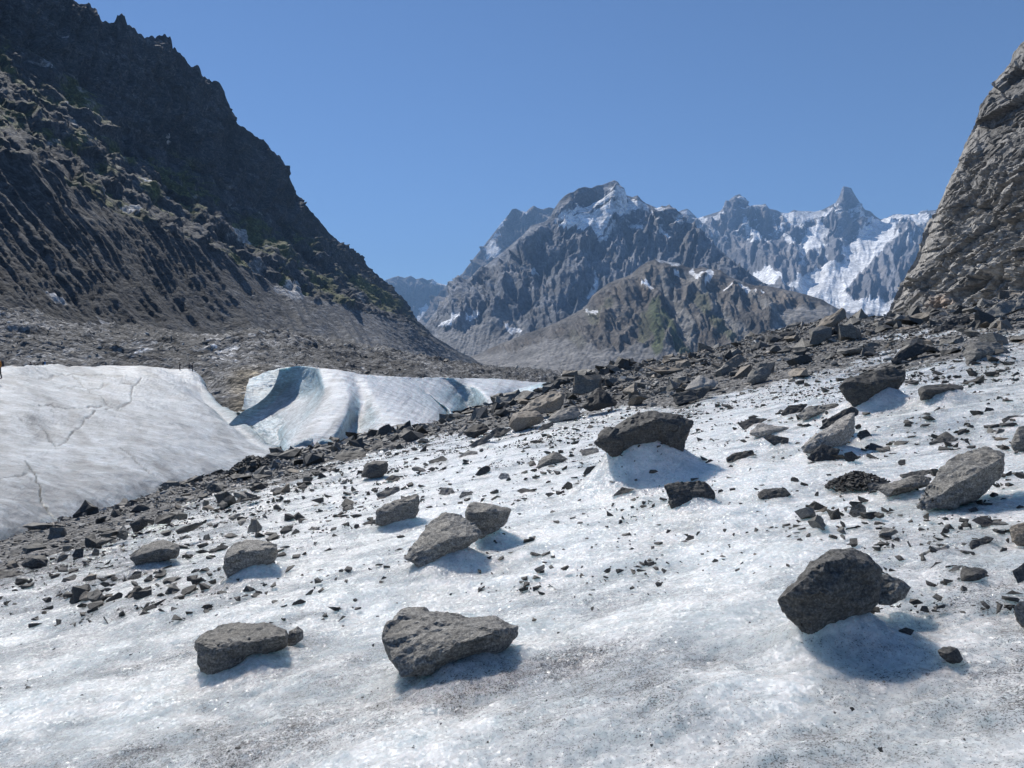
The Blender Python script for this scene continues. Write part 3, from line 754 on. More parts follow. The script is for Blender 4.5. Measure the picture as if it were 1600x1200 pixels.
def build_ground():
    n = 48
    a = np.linspace(0, 2 * math.pi, n, endpoint=False)
    rs = [0, 200, 800, 3000, 12000, 26000]
    V = [(0, 0, -30.0)]
    for r in rs[1:]: V += [(r * math.cos(t), r * math.sin(t), -30.0 - 0.001 * r) for t in a]
    V = np.array(V)
    T = [(0, 1 + k, 1 + (k + 1) % n) for k in range(n)]
    for j in range(len(rs) - 2):
        o, p = 1 + j * n, 1 + (j + 1) * n
        for k in range(n):
            T += [(o + k, p + k, p + (k + 1) % n), (o + k, p + (k + 1) % n, o + (k + 1) % n)]
    me = mesh_from('ground', V, np.array(T), True, cols=np.tile([0.14, 0.135, 0.13], (len(V), 1)))
    tag(link('ground', me, M_MORAINE), 'grey rubble floor of the valley under everything', 'ground', kind='structure')
build_ground()

def build_moraine():
    rows = [
     [(-400,660,120),(0,625,150),(250,625,150),(300,640,125),(335,668,100),(375,668,92),(420,662,92),(470,640,110),(520,620,140),(650,612,170),(900,607,300),(1100,600,400)],
     [(-400,600,170),(0,572,200),(100,567,205),(250,566,200),(330,585,170),(375,612,135),(420,600,150),(500,568,220),(650,578,260),(900,592,500),(1100,590,700)],
     [(-400,520,200),(0,520,240),(150,537,250),(250,532,260),(310,538,235),(330,534,240),(365,530,250),(400,521,260),(440,524,280),(480,531,300),(560,546,350),(650,561,420),(760,576,600),(900,584,1000),(1100,586,1400)],
     [(-400,470,220),(0,492,262),(170,512,335),(300,532,424),(500,543,705),(600,556,1060),(700,572,1600),(800,581,2200),(900,583,2500),(1100,585,2800)]]
    G, C = loft_px(rows, -400, 1050, 500, [45, 90, 45])
    sc = C[..., 2] / 200.0
    n = gnormal(G); n = np.where(n[..., 2:3] < 0, -n, n)
    S = sc[..., None]
    G = G + n * (2.6 * fbm(G / 38.0, 3) + 1.1 * ridged(G / 14.0, 3) * np.minimum(sc, 2) + 0.45 * fbm(np.stack([C[..., 0] / 10, C[..., 1] / 7, 0 * sc], -1), 4, .6) * sc)[..., None] * np.minimum(sstep(0, 8, np.arange(G.shape[0]))[:, None], 1)[..., None]
    px, py = C[..., 0], C[..., 1]
    k = fbm(G / np.array([40, 40, 15.]), 4)
    col = np.array([0.088, 0.089, 0.090]) + (np.array([0.155, 0.157, 0.160]) - np.array([0.088, 0.089, 0.090])) * sstep(-0.4, 0.5, k)[..., None]
    brown = sstep(420, 380, px) * 0 + sstep(40, 10, np.abs(px - 390)) * sstep(575, 600, py)
    col = col + (np.array([0.20, 0.17, 0.12]) - col) * (0.8 * brown)[..., None]
    # pale ice showing through the rubble
    pale = sstep(0.25, 0.6, fbm(G / np.array([9, 9, 4.]) + 4, 4) + 0.9 * sstep(45, 10, np.hypot(px - 345, (py - 552) * 1.6)) + .5 * sstep(60, 20, np.hypot((px - 205) * .8, (py - 545) * 3)) - 0.35)
    col = col + (np.array([0.5, 0.5, 0.5]) - col) * (0.8 * pale)[..., None]
    me = mesh_from('moraine', G, gridfaces(*px.shape), True, cols=col)
    tag(link('moraine', me, M_MORAINE), 'hummocky brown-grey rubble between the ice and the dark mountain', 'moraine', kind='structure')
    return G, C
MOR_G, MOR_C = build_moraine()

def dx(px, x0, cap):
    return min(cap, (x0 + 60) / max((800 - px) / F + 0.15, 0.05))
def build_mountain_left():
    ridge = [(-420,-240),(-200,-150),(0,-62),(60,-22),(100,-6),(115,0),(122,5),(130,6),(138,5),(146,15),(148,10),(152,20),(158,34),(161,32),(163,34),(181,35),(182,24),(188,21),(195,24),(198,37),(203,40),(208,44),(210,42),(214,52),(229,60),(233,59),(236,57),(241,60),(245,56),(250,55),(255,58),(258,57),(263,60),(267,59),(270,75),(280,80),(290,92),(300,106),(304,103),(309,100),(314,112),(317,121),(328,126),(339,127),(345,130),(352,146),(358,165),(366,180),(371,192),(385,201),(400,212),(415,222),(424,235),(440,248),(446,262),(455,285),(464,305),(470,310),(478,318),(500,345),(520,367),(540,385),(560,402),(580,420),(600,437),(612,447),(622,458),(632,472),(640,487),(650,502),(665,515),(680,527),(700,540),(720,551),(745,563),(770,573),(800,581),(830,584),(860,586)]
    shelf = [(-420,-120),(-200,-20),(0,62),(60,90),(130,135),(170,170),(200,205),(230,222),(262,242),(310,268),(370,308),(430,350),(470,372),(500,386),(540,408),(580,432),(600,446),(622,468),(640,494),(665,520),(700,544),(745,565),(800,582),(860,587)]
    crest = [(-420,90),(-200,180),(0,236),(35,240),(70,255),(110,280),(150,302),(190,330),(250,352),(300,370),(340,388),(400,420),(440,444),(500,464),(560,481),(600,492),(640,507),(665,525),(700,548),(745,568),(800,583),(860,588)]
    foot = [(-420,480),(0,505),(70,515),(170,526),(230,536),(300,545),(400,545),(500,552),(600,565),(700,579),(800,586),(860,590)]
    _xs = np.arange(-420, 640, 2.5); _ys = np.interp(_xs, [a for a, _ in ridge], [b for _, b in ridge])
    _j = np.abs(perlin(np.stack([_xs / 9, 0 * _xs + 3, 0 * _xs], -1))) * 9 + np.abs(perlin(np.stack([_xs / 3.7, 0 * _xs + 8, 0 * _xs], -1))) * 6
    ridge = [(a, b - j * (1 if a < 480 else .45) + 2) for a, b, j in zip(_xs, _ys, _j)] + [p for p in ridge if p[0] > 640]
    R = [[(x, y, dx(x, 560, 2900)) for x, y in ridge], [(x, y, dx(x, 500, 2750)) for x, y in shelf], [(x, y, dx(x, 300, 2550)) for x, y in crest], [(x, y, dx(x, 195, 2400)) for x, y in foot]]
    back = [(x - 10, y + 60, dx(x, 560, 2900) * 1.15 + 150) for x, y in ridge]
    R = [back] + R
    G, C = loft_px(R, -420, 850, 540, [8, 130, 130, 130])
    px, py, d = C[..., 0], C[..., 1], C[..., 2]
    n = gnormal(G)
    n = np.where(n[..., 0:1] < 0, -n, n)
    nr = G.shape[0]
    v = np.arange(nr)
    zone = np.zeros(nr); b = [8, 138, 268, nr - 1]
    t_wall = np.clip((v - 8) / 130, 0, 1)[:, None]; t_shelf = np.clip((v - 138) / 130, 0, 1)[:, None]; t_mor = np.clip((v - 268) / 122, 0, 1)[:, None]
    wall = sstep(1.02, 0.9, t_wall) * (v[:, None] < 140)
    mor = sstep(0.0, 0.06, t_mor)
    shelf_m = np.clip(1 - wall - mor, 0, 1)
    # vertical ribs of the upper wall; strata dipping down-right on the shelf; straight gullies of the moraine flank
    w5 = fbm(np.stack([px / 80, py / 80, d / 900 + 4], -1), 3)
    wpx = px + 9 * fbm(np.stack([px / 60, py / 60, d / 900], -1), 4); wpy = py + 9 * fbm(np.stack([px / 60, py / 60, d / 900 + 9], -1), 4)
    ribs = ridged(np.stack([(wpx + .25 * wpy) / 17, wpy / 130, 0 * px], -1), 4, .6)
    strata = ridged(np.stack([(wpx * .80 + wpy * .60) / 120, (-wpx * .60 + wpy * .80) / 17, d / 900], -1), 5, .6)
    gx = -px * 0.82 + py * 0.57 + 7 * w5
    gul = ridged(np.stack([gx / 13, (px * .57 + py * .82) / 420, 0 * px], -1), 3, 0.42)
    gul2 = ridged(np.stack([gx / 48 + 3, (wpx * .57 + wpy * .82) / 400, 0 * px], -1), 1)
    blob = fbm(G / np.array([70, 95, 50.]), 6, .55)
    fine = fbm(G / np.array([9, 14, 5.]), 5, .6)
    tt = 3.0 * fbm(np.stack([(wpx * .80 + wpy * .60) / 110, (-wpx * .60 + wpy * .80) / 34, d / 900 + 6], -1), 4, .5); fr = tt - np.floor(tt)
    stepped = (np.floor(tt) + sstep(0.0, 0.2, fr)) / 3.0
    fa = facets((wpx * .80 + wpy * .60) / 62, (-wpx * .60 + wpy * .80) / 19, 1); fb = facets((wpx * .80 + wpy * .60) / 24, (-wpx * .60 + wpy * .80) / 8, 2)
    far_k = np.clip(d / 1150, .35, 2.0)
    disp = far_k * (wall * (6 * (ribs - .7) + 9 * blob + 3 * fine + 9 * facets((wpx + .2 * wpy) / 15, wpy / 44, 4)) + shelf_m * (6 * (strata - .7) + 12 * blob + 6 * stepped + 2.5 * fine + 13 * fa + 7 * fb)) + mor * ((2.3 * (gul - .7) + 2.4 * (gul2 - .5)) * sstep(1.0, 0.85, t_mor) * np.clip(d / 450, .7, 1.8) + 0.8 * blob + 0.45 * fine)
    disp = disp * sstep(700, 560, px) + (1 - sstep(700, 560, px)) * (5 * blob + 2.5 * fine)
    disp = disp * (0.12 + 0.88 * sstep(0.0, 0.12, t_wall))
    disp = disp * sstep(1.0, .93, t_mor)
    G = G + n * disp[..., None]
    # colours of the rock, turf and rubble themselves
    n2 = gnormal(G); n2 = np.where(n2[..., 2:3] < 0, -n2, n2)
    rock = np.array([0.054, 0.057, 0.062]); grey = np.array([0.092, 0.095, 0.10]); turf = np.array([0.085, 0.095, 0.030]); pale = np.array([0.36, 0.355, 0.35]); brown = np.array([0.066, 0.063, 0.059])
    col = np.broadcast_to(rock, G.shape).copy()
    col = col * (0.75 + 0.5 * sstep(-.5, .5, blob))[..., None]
    gm = sstep(0.15, 0.5, fbm(np.stack([(px * .8 + py * .6) / 70, (-px * .6 + py * .8) / 22, d / 600], -1), 4) + 0.55 * (n2[..., 2] - 0.55) + 0.15)
    gm = gm * np.clip(shelf_m + 0.25 * wall * sstep(.7, 1, t_wall), 0, 1) * sstep(680, 600, px)
    col = col + (turf - col) * (0.85 * gm)[..., None]
    sl = sstep(0.55, 0.75, fbm(np.stack([(px * .8 + py * .6) / 45 + 7, (-px * .6 + py * .8) / 9, d / 600], -1), 4) + 0.12) * shelf_m
    col = col + (pale * 0.75 - col) * (0.7 * sl)[..., None]
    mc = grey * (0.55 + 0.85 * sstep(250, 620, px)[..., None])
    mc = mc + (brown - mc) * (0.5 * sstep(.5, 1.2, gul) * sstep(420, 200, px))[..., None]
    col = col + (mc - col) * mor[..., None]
    for poly in ([(58,96),(72,98),(80,108),(64,108)], [(96,150),(104,152),(112,164),(104,162)], [(118,172),(132,176),(136,184),(122,180)], [(188,318),(206,320),(224,332),(208,336)], [(214,287),(232,290),(230,297),(216,294)], [(64,455),(96,470),(104,482),(84,476)], [(148,496),(172,506),(192,524),(160,512)], [(430,445),(462,440),(486,462),(450,468)], [(257,208),(274,222),(266,224)], [(95,62),(102,63),(101,68),(95,67)], [(355,352),(392,365),(398,382),(370,374)]):
        m = inpoly(px + 6 * fbm(G / 18.0, 3), py + 4 * fbm(G / 18.0 + 5, 3), poly)
        col[m] = pale
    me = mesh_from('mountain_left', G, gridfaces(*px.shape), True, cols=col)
    tag(link('mountain_left', me, M_SLOPE), 'dark shaded mountainside with a jagged ridge and ribbed moraine flank', 'mountain', kind='structure')
build_mountain_left()

def build_cliff():
    # rows from the foot up; columns: behind the silhouette, silhouette, face, beyond the right edge
    sil = [(1370,545),(1388,500),(1396,478),(1408,455),(1418,430),(1432,412),(1441,388),(1450,360),(1462,338),(1470,318),(1478,302),(1486,282),(1498,258),(1510,226),(1522,205),(1530,188),(1536,165),(1546,148),(1562,126),(1575,110),(1588,86),(1606,66),(1640,30),(1680,-10),(1720,-40)]
    cols = []
    S = smooth_resample(np.array(sil, float), 60)
    G = []
    rows = []
    for k, (sx, sy) in enumerate(S):
        t = k / 59.0
        dsil = 300 - 60 * t
        pts = [(sx + 60, sy - 4, dsil + 120), (sx + 14, sy - 1, dsil + 40), (sx, sy, dsil), (sx + 40, sy + 6, dsil - 26), (sx + 130, sy + 2, dsil - 62), (sx + 260, sy - 6, dsil - 100), (sx + 420, sy - 20, dsil - 125)]
        rows.append(smooth_resample(np.array(pts), 360))
    rows = np.array(rows)
    C = np.stack([smooth_resample(rows[:, c], 360) for c in range(360)], 1)
    G = P(C[..., 0], C[..., 1], C[..., 2])
    px, py = C[..., 0], C[..., 1]
    n = gnormal(G); n = np.where((n * (G - EYE)).sum(-1, keepdims=True) > 0, -n, n)
    # long folds and flakes running down to the left, stronger low down
    a1 = px * 0.72 + py * 0.69; a2 = px * 0.69 - py * 0.72
    wz = 0.28 * fbm(np.stack([px / 60, py / 60, 0 * px], -1), 3)
    low = sstep(120, 420, py)
    folds = ridged(np.stack([a1 / 21 + wz, a2 / 420, 0 * px], -1), 4, 0.45)
    slabs = fbm(np.stack([a1 / 75 + wz * .5, a2 / 200, 0 * px + 5], -1), 3, .5)
    cell = fbm(np.stack([a1 / 24 + wz, a2 / 70 + wz, 0 * px + 9], -1), 2)
    notch = sstep(0.035, 0.0, np.abs(fbm(np.stack([a1 / 34 + wz, a2 / 420, 0 * px + 3], -1), 2)))
    tt = 4.0 * fbm(np.stack([a1 / 46 + wz, a2 / 260, 0 * px + 21], -1), 4, .55); fr = tt - np.floor(tt)
    stepped = (np.floor(tt) + sstep(0.0, 0.10, fr)) / 4.0
    joint = sstep(0.03, 0.0, np.abs(perlin(np.stack([(px * .95 - py * .3) / 60 + wz, (py * .95 + px * .3) / 46, 0 * px + 13], -1))))
    f1 = facets(a1 / 58 + wz, a2 / 190 + wz, 3, 1.6); f2 = facets(a1 / 24 + wz, a2 / 84 + .5 * wz, 5, 1.4); f3 = facets(a1 / 9 + wz, a2 / 30, 6, 1.2)
    disp = (0.3 + 1.0 * low) * (folds - .7) + 2.2 * slabs + 4.0 * f1 + (2.4 + 2.2 * low) * f2 + (1.0 + 1.1 * low) * f3 + .8 * facets(a1 / 5 + wz, a2 / 14, 11, 1.2) - (1.2 + 1.4 * low) * notch - 1.0 * joint + 0.3 * fbm(G / 4.0, 5, .62) - 1.6 * low * sstep(.34, .42, cell)
    edge = sstep(0, 60, np.abs(np.arange(360) - 103))[None, :] * .75 + .25
    G = G + n * (disp * edge)[..., None]
    k = fbm(G / np.array([18, 18, 26.]), 4)
    tan = np.array([0.33, 0.318, 0.297]); gr = np.array([0.19, 0.188, 0.184])
    col = gr + (tan - gr) * np.clip(0.15 + 0.75 * low + 0.4 * k, 0, 1)[..., None]
    streak = sstep(0.1, 0.6, fbm(np.stack([a1 / 12 + 2 * wz, a2 / 160, 0 * px + 2], -1), 3))
    col = col * (1 - 0.35 * streak * (1 - .4 * low))[..., None]
    red = sstep(26, 10, np.hypot(px - 1478, (py - 480)))
    col = col + (np.array([0.36, 0.27, 0.20]) - col) * (.7 * red)[..., None]
    me = mesh_from('cliff', G, gridfaces(*px.shape), False, cols=col)
    tag(link('cliff', me, M_CLIFF), 'steep pale rock cliff with folded streaks at the right edge', 'cliff', kind='structure')
build_cliff()

SNOW = np.array([0.82, 0.83, 0.84])
def far_mountain(name, label, rows, x0, x1, nu, vs_, amp, spurs=(), snow=(), paint=(), rock=(0.155, 0.152, 0.155), snow_auto=None, ribw=22, skew=0.15, keep=0.02, scree_from=None):
    """rows[0] lies behind the ridge; rows[1] is the ridge line; amplitudes in photo pixels at the surface's own distance"""
    G, C = loft_px(rows, x0, x1, nu, vs_)
    px, py, d = C[..., 0], C[..., 1], C[..., 2]
    n = gnormal(G); n = np.where((n * (G - EYE)).sum(-1, keepdims=True) > 0, -n, n)
    m = d / F
    v = np.arange(G.shape[0])[:, None]
    tr = np.clip((v - vs_[0]) / (sum(vs_) - vs_[0]), 0, 1)
    wx = px + 9 * fbm(np.stack([px / 50, py / 50, 0 * px + 2], -1), 4); wy = py + 9 * fbm(np.stack([px / 40, py / 40, 0 * px + 12], -1), 4)
    ribs = ridged(np.stack([(wx + skew * wy) / ribw, wy / (ribw * 3.0), 0 * px + x0], -1), 5, .6)
    butt = ridged(np.stack([(wx - skew * wy) / (ribw * 3.2), wy / (ribw * 5), 0 * px + 4], -1), 3, .5)
    blob = fbm(np.stack([wx / 50, wy / 50, 0 * px + 6], -1), 5, .55)
    disp = amp * (0.7 * (ribs - .7) + 1.2 * (butt - .7) + 0.8 * blob + 1.1 * facets((wx + skew * wy) / 19, wy / 34, 8, 1.4) + .45 * facets((wx - skew * wy) / 8, wy / 13, 9, 1.3) + 0.2 * fbm(np.stack([wx / 5, wy / 7, 0 * px + 3], -1), 4, .6))
    calm = np.zeros_like(px)
    if scree_from is not None:
        sl = np.interp(px, [a for a, _ in scree_from], [b for _, b in scree_from])
        calm = sstep(-6, 6, wy - sl)
        gul = ridged(np.stack([(wx + .5 * wy) / 7, wy / 60, 0 * px], -1), 3)
        disp = disp * (1 - 0.85 * calm) + calm * amp * 0.22 * (gul - .7)
    sn0 = np.zeros_like(px)
    for poly in snow:
        if len(poly) == 2 and isinstance(poly[0], list): sn0 = np.maximum(sn0, sstep(1.5, .8, dline(px, py, poly[0]) / poly[1]) * .5)
        else: sn0 = np.maximum(sn0, inpoly(px, py, poly) * 1.0)
    for _ in range(4): sn0 = (sn0 + np.roll(sn0, 1, 0) + np.roll(sn0, -1, 0) + np.roll(sn0, 1, 1) + np.roll(sn0, -1, 1)) / 5
    disp = disp * (1 - .8 * sn0)
    for pts, w, a in spurs:
        disp = disp + a * np.exp(-(dline(wx, wy, pts) / w) ** 2)
    disp = disp * (keep + (1 - keep) * sstep(0.0, 0.14, tr))
    G = G + n * (disp * m)[..., None]
    n2 = gnormal(G); n2 = np.where(n2[..., 2:3] < 0, -n2, n2)
    rock = np.array(rock)
    col = rock * (0.72 + 0.6 * sstep(-.6, .6, blob))[..., None]
    warm = sstep(.1, .5, fbm(np.stack([px / 30, py / 30, 0 * px + 20], -1), 3))
    col = col * (1 + warm[..., None] * np.array([0.10, 0.03, -0.05]))
    if scree_from is not None:
        col = col + (np.array([0.215, 0.21, 0.205]) - col) * (.85 * calm)[..., None]
    for pts, w, c, st in paint:
        msk = sstep(1.25, .6, dline(wx, wy, pts) / w) * st if len(pts) and isinstance(pts, list) else 0
        col = col + (np.array(c) - col) * msk[..., None]
    if snow_auto is not None:
        ylim, flat, dens = snow_auto
        hi = np.interp(px, [a for a, _ in ylim], [b for _, b in ylim])
        sn = sstep(0.02, .10, tr) * sstep(-.05, .10, fbm(np.stack([wx / 18, wy / 14, 0 * px + 33], -1), 4, .6) + dens + 0.9 * (n2[..., 2] - flat)) * sstep(12, -12, wy - hi)
        col = col + (SNOW - col) * sn[..., None]
    jx = px + 3.5 * fbm(np.stack([px / 9, py / 9, 0 * px + 40], -1), 4); jy = py + 3.5 * fbm(np.stack([px / 9, py / 9, 0 * px + 50], -1), 4)
    for poly in snow:
        if len(poly) == 2 and isinstance(poly[0], list):       # a streak: line and width
            msk = dline(jx, jy, poly[0]) < poly[1]
        else:
            msk = inpoly(jx, jy, poly)
        col[msk] = SNOW
    me = mesh_from(name, G, gridfaces(*px.shape), True, cols=col)
    return tag(link(name, me, M_FAR), label, 'mountain', kind='structure')

def rows4(ridge, dr, mid, dm, foot, df, dback=900):
    f = lambda d, x: d(x) if callable(d) else d
    R = [(x, y, f(dr, x)) for x, y in ridge]
    return [[(x, y + 60, d + dback) for x, y, d in R], R, [(x, y, f(dm, x)) for x, y in mid], [(x, y, f(df, x)) for x, y in foot]]

# farthest ridge in the gap
far_mountain('mountain_ridge', 'low blue far ridge in the gap of the valley',
    rows4([(580,446),(612,434),(622,431),(632,434),(642,431),(650,436),(660,434),(668,438),(676,436),(684,442),(692,444),(700,446),(720,440),(760,440)], 13000,
          [(580,480),(760,470)], 12500, [(580,530),(760,530)], 11500),
    580, 760, 140, [4, 40, 40], 5, snow=[[[(676,441),(688,444),(700,444)], 3], [(640,512),(650,494),(668,486),(684,484),(694,505),(665,524)], [(655,482),(668,470),(676,486),(660,492)]], ribw=9)
# pale wall behind the central mountain
far_mountain('mountain_wall', 'hazy blue rock wall rising behind the central mountain',
    rows4([(640,520),(690,455),(705,440),(722,428),(740,404),(756,384),(770,366),(784,348),(795,335),(800,327),(806,326),(812,329),(822,331),(828,325),(834,321),(840,325),(848,327),(858,324),(866,326),(880,322),(900,330),(940,340)], 9800,
          [(640,535),(720,455),(790,400),(860,370),(940,370)], 9300, [(640,560),(720,500),(800,460),(940,440)], 8600),
    640, 940, 240, [4, 70, 50], 6, snow=[[(759,385),(766,375),(773,374),(775,386),(783,388),(780,396),(762,411),(760,398)], [[(816,330),(822,333)], 2.5], [[(786,345),(780,360),(770,372)], 2.0], [[(715,445),(722,443)], 2.5]], ribw=10, rock=(.17, .155, .15))
# the snowy peaks with the tall rock tooth
far_mountain('mountain_tooth', 'far snowy range with a tall leaning rock tooth and a white glacier',
    rows4([(1000,360),(1040,345),(1058,332),(1066,328),(1074,326),(1082,333),(1090,341),(1100,338),(1112,334),(1125,330),(1132,322),(1140,312),(1148,306),(1156,303),(1160,308),(1163,317),(1172,322),(1180,320),(1190,320),(1196,318),(1202,326),(1212,328),(1220,332),(1232,333),(1240,328),(1252,330),(1262,330),(1272,331),(1284,328),(1296,322),(1306,316),(1312,306),(1315,296),(1318,291),(1324,292),(1330,294),(1338,308),(1346,320),(1352,328),(1360,330),(1368,338),(1376,343),(1386,340),(1396,335),(1406,334),(1416,336),(1426,334),(1434,336),(1442,330),(1460,328),(1500,330),(1560,335)], 9600,
          [(1000,400),(1100,385),(1160,370),(1225,372),(1290,372),(1350,370),(1400,372),(1450,372),(1560,380)], 8800,
          [(1000,500),(1150,462),(1250,470),(1310,505),(1400,520),(1560,520)], lambda x: float(np.interp(x, [1000, 1200, 1260, 1400], [6600, 6400, 5000, 4800])), 1500),
    1000, 1560, 420, [4, 80, 110], 6.5,
    spurs=[([(1160,320),(1170,360),(1190,400),(1215,440)], 16, 12), ([(1200,330),(1220,365),(1240,400)], 10, 7), ([(1320,352),(1308,380),(1295,420)], 12, 7), ([(1412,360),(1398,400),(1375,440),(1350,462)], 26, 12), ([(1450,370),(1440,420),(1425,470)], 30, 16), ([(1250,380),(1270,430),(1260,450)], 14, -10), ([(1215,340),(1230,370)], 10, -8)],
    snow=[[(1112,338),(1126,331),(1134,330),(1130,340),(1120,348),(1114,345)], [(1062,330),(1074,327),(1084,336),(1070,336)], [(1172,322),(1192,320),(1186,325)],
          [(1222,334),(1242,329),(1262,331),(1290,330),(1306,318),(1312,322),(1292,338),(1270,343),(1255,352),(1238,358),(1226,350)],
          [(1262,352),(1284,350),(1298,356),(1290,372),(1275,388),(1256,393),(1250,382),(1258,366)],
          [(1222,364),(1240,366),(1250,376),(1236,386),(1224,378)], [[(1250,392),(1258,402),(1250,412)], 4],
          [(1346,354),(1360,350),(1376,345),(1392,338),(1400,336),(1404,344),(1392,352),(1378,372),(1360,392),(1348,408),(1332,420),(1316,440),(1306,452),(1312,468),(1330,476),(1360,482),(1395,478),(1398,494),(1350,492),(1300,476),(1262,458),(1232,450),(1240,440),(1256,424),(1280,414),(1310,414),(1330,402),(1314,400),(1318,386),(1338,372)],
          [(1236,446),(1262,424),(1312,412),(1352,396),(1384,356),(1400,352),(1392,380),(1362,414),(1334,440),(1318,462),(1336,474),(1396,476),(1396,496),(1340,494),(1290,476),(1250,462)], [(1388,338),(1410,334),(1430,338),(1446,350),(1442,366),(1430,366),(1412,352),(1396,350)],
          [(1176,430),(1196,428),(1216,436),(1228,448),(1200,450),(1178,446)], [[(1164,360),(1180,372),(1200,380)], 3.5], [[(1180,372),(1176,388)], 4], [[(1090,340),(1104,346)], 3], [[(1340,330),(1356,342),(1370,345)], 4]],
    snow_auto=([(1000,380),(1200,380),(1300,400),(1560,400)], 0.66, -0.36), ribw=13, rock=(.175, .18, .20))
# the central mountain
cm = lambda x: float(np.interp(x, [640, 740, 960, 1060, 1200], [4100, 4500, 5200, 5000, 4300]))
far_mountain('mountain_center', 'big grey-blue rock mountain with a snow-streaked blocky summit',
    rows4([(630,560),(655,528),(664,508),(676,492),(690,476),(704,464),(722,446),(740,428),(752,419),(765,410),(790,390),(806,376),(818,366),(830,352),(842,349),(852,346),(860,338),(866,326),(874,314),(882,306),(890,301),(896,300),(904,294),(914,292),(924,294),(932,290),(940,289),(948,286),(955,283),(960,281),(966,284),(970,291),(973,303),(982,306),(988,308),(996,305),(1003,313),(1010,318),(1020,322),(1028,326),(1034,321),(1040,322),(1046,319),(1052,325),(1058,336),(1066,344),(1076,348),(1088,356),(1100,366),(1120,386),(1150,412),(1190,440),(1240,470)], cm,
          [(630,575),(700,500),(760,462),(820,432),(880,400),(960,372),(1040,390),(1120,425),(1190,455),(1240,480)], lambda x: cm(x) - 500,
          [(630,600),(720,590),(880,590),(1240,600)], lambda x: 3000),
    640, 1240, 460, [4, 80, 130], 8.0,
    spurs=[([(965,300),(940,345),(905,400),(880,450),(862,500)], 20, 16), ([(1045,328),(1010,370),(975,400),(950,440)], 22, 16), ([(1060,345),(1090,395),(1130,430)], 20, 12), ([(830,362),(800,420),(790,470),(770,500)], 22, 14), ([(740,432),(720,470),(700,500)], 18, 10), ([(930,345),(928,380),(930,400)], 10, -10), ([(990,390),(925,450),(905,462),(870,490)], 13, -12), ([(855,350),(845,410),(835,470)], 14, -10)],
    scree_from=[(630,540),(690,520),(745,506),(800,495),(830,520),(880,515),(910,470),(930,450),(945,470),(1240,470)],
    snow=[[(862,350),(868,338),(880,331),(896,330),(900,333),(884,337),(872,342)], [(868,352),(884,338),(930,334),(972,320),(990,314),(1000,322),(976,334),(956,342),(946,362),(934,376),(922,366),(908,350)], [(893,329),(912,322),(940,314),(962,308),(974,306),(980,312),(962,322),(930,328),(905,336)], [(910,344),(930,342),(954,340),(944,358),(934,374),(924,368),(914,356)], [(962,318),(974,314),(978,320),(966,324)], [[(905,352),(912,358)], 4],
          [[(982,312),(1000,318),(1012,326)], 3.2], [[(974,336),(988,326),(1000,322)], 3.2], [[(988,350),(996,360),(1000,366)], 3], [[(1022,330),(1036,342)], 4], [[(960,350),(946,370),(936,378)], 2.5],
          [[(688,512),(700,508),(718,506)], 3], [[(732,503),(746,496)], 2.6], [[(792,514),(800,520),(812,516)], 3.2], [[(930,432),(932,446),(922,456)], 3.5], [[(838,418),(832,424)], 2.5], [[(1030,372),(1046,378)], 2.5]],
    snow_auto=([(640,300),(860,330),(960,352),(1060,372),(1140,380),(1240,380)], 0.64, -0.30), rock=(.17, .18, .20))
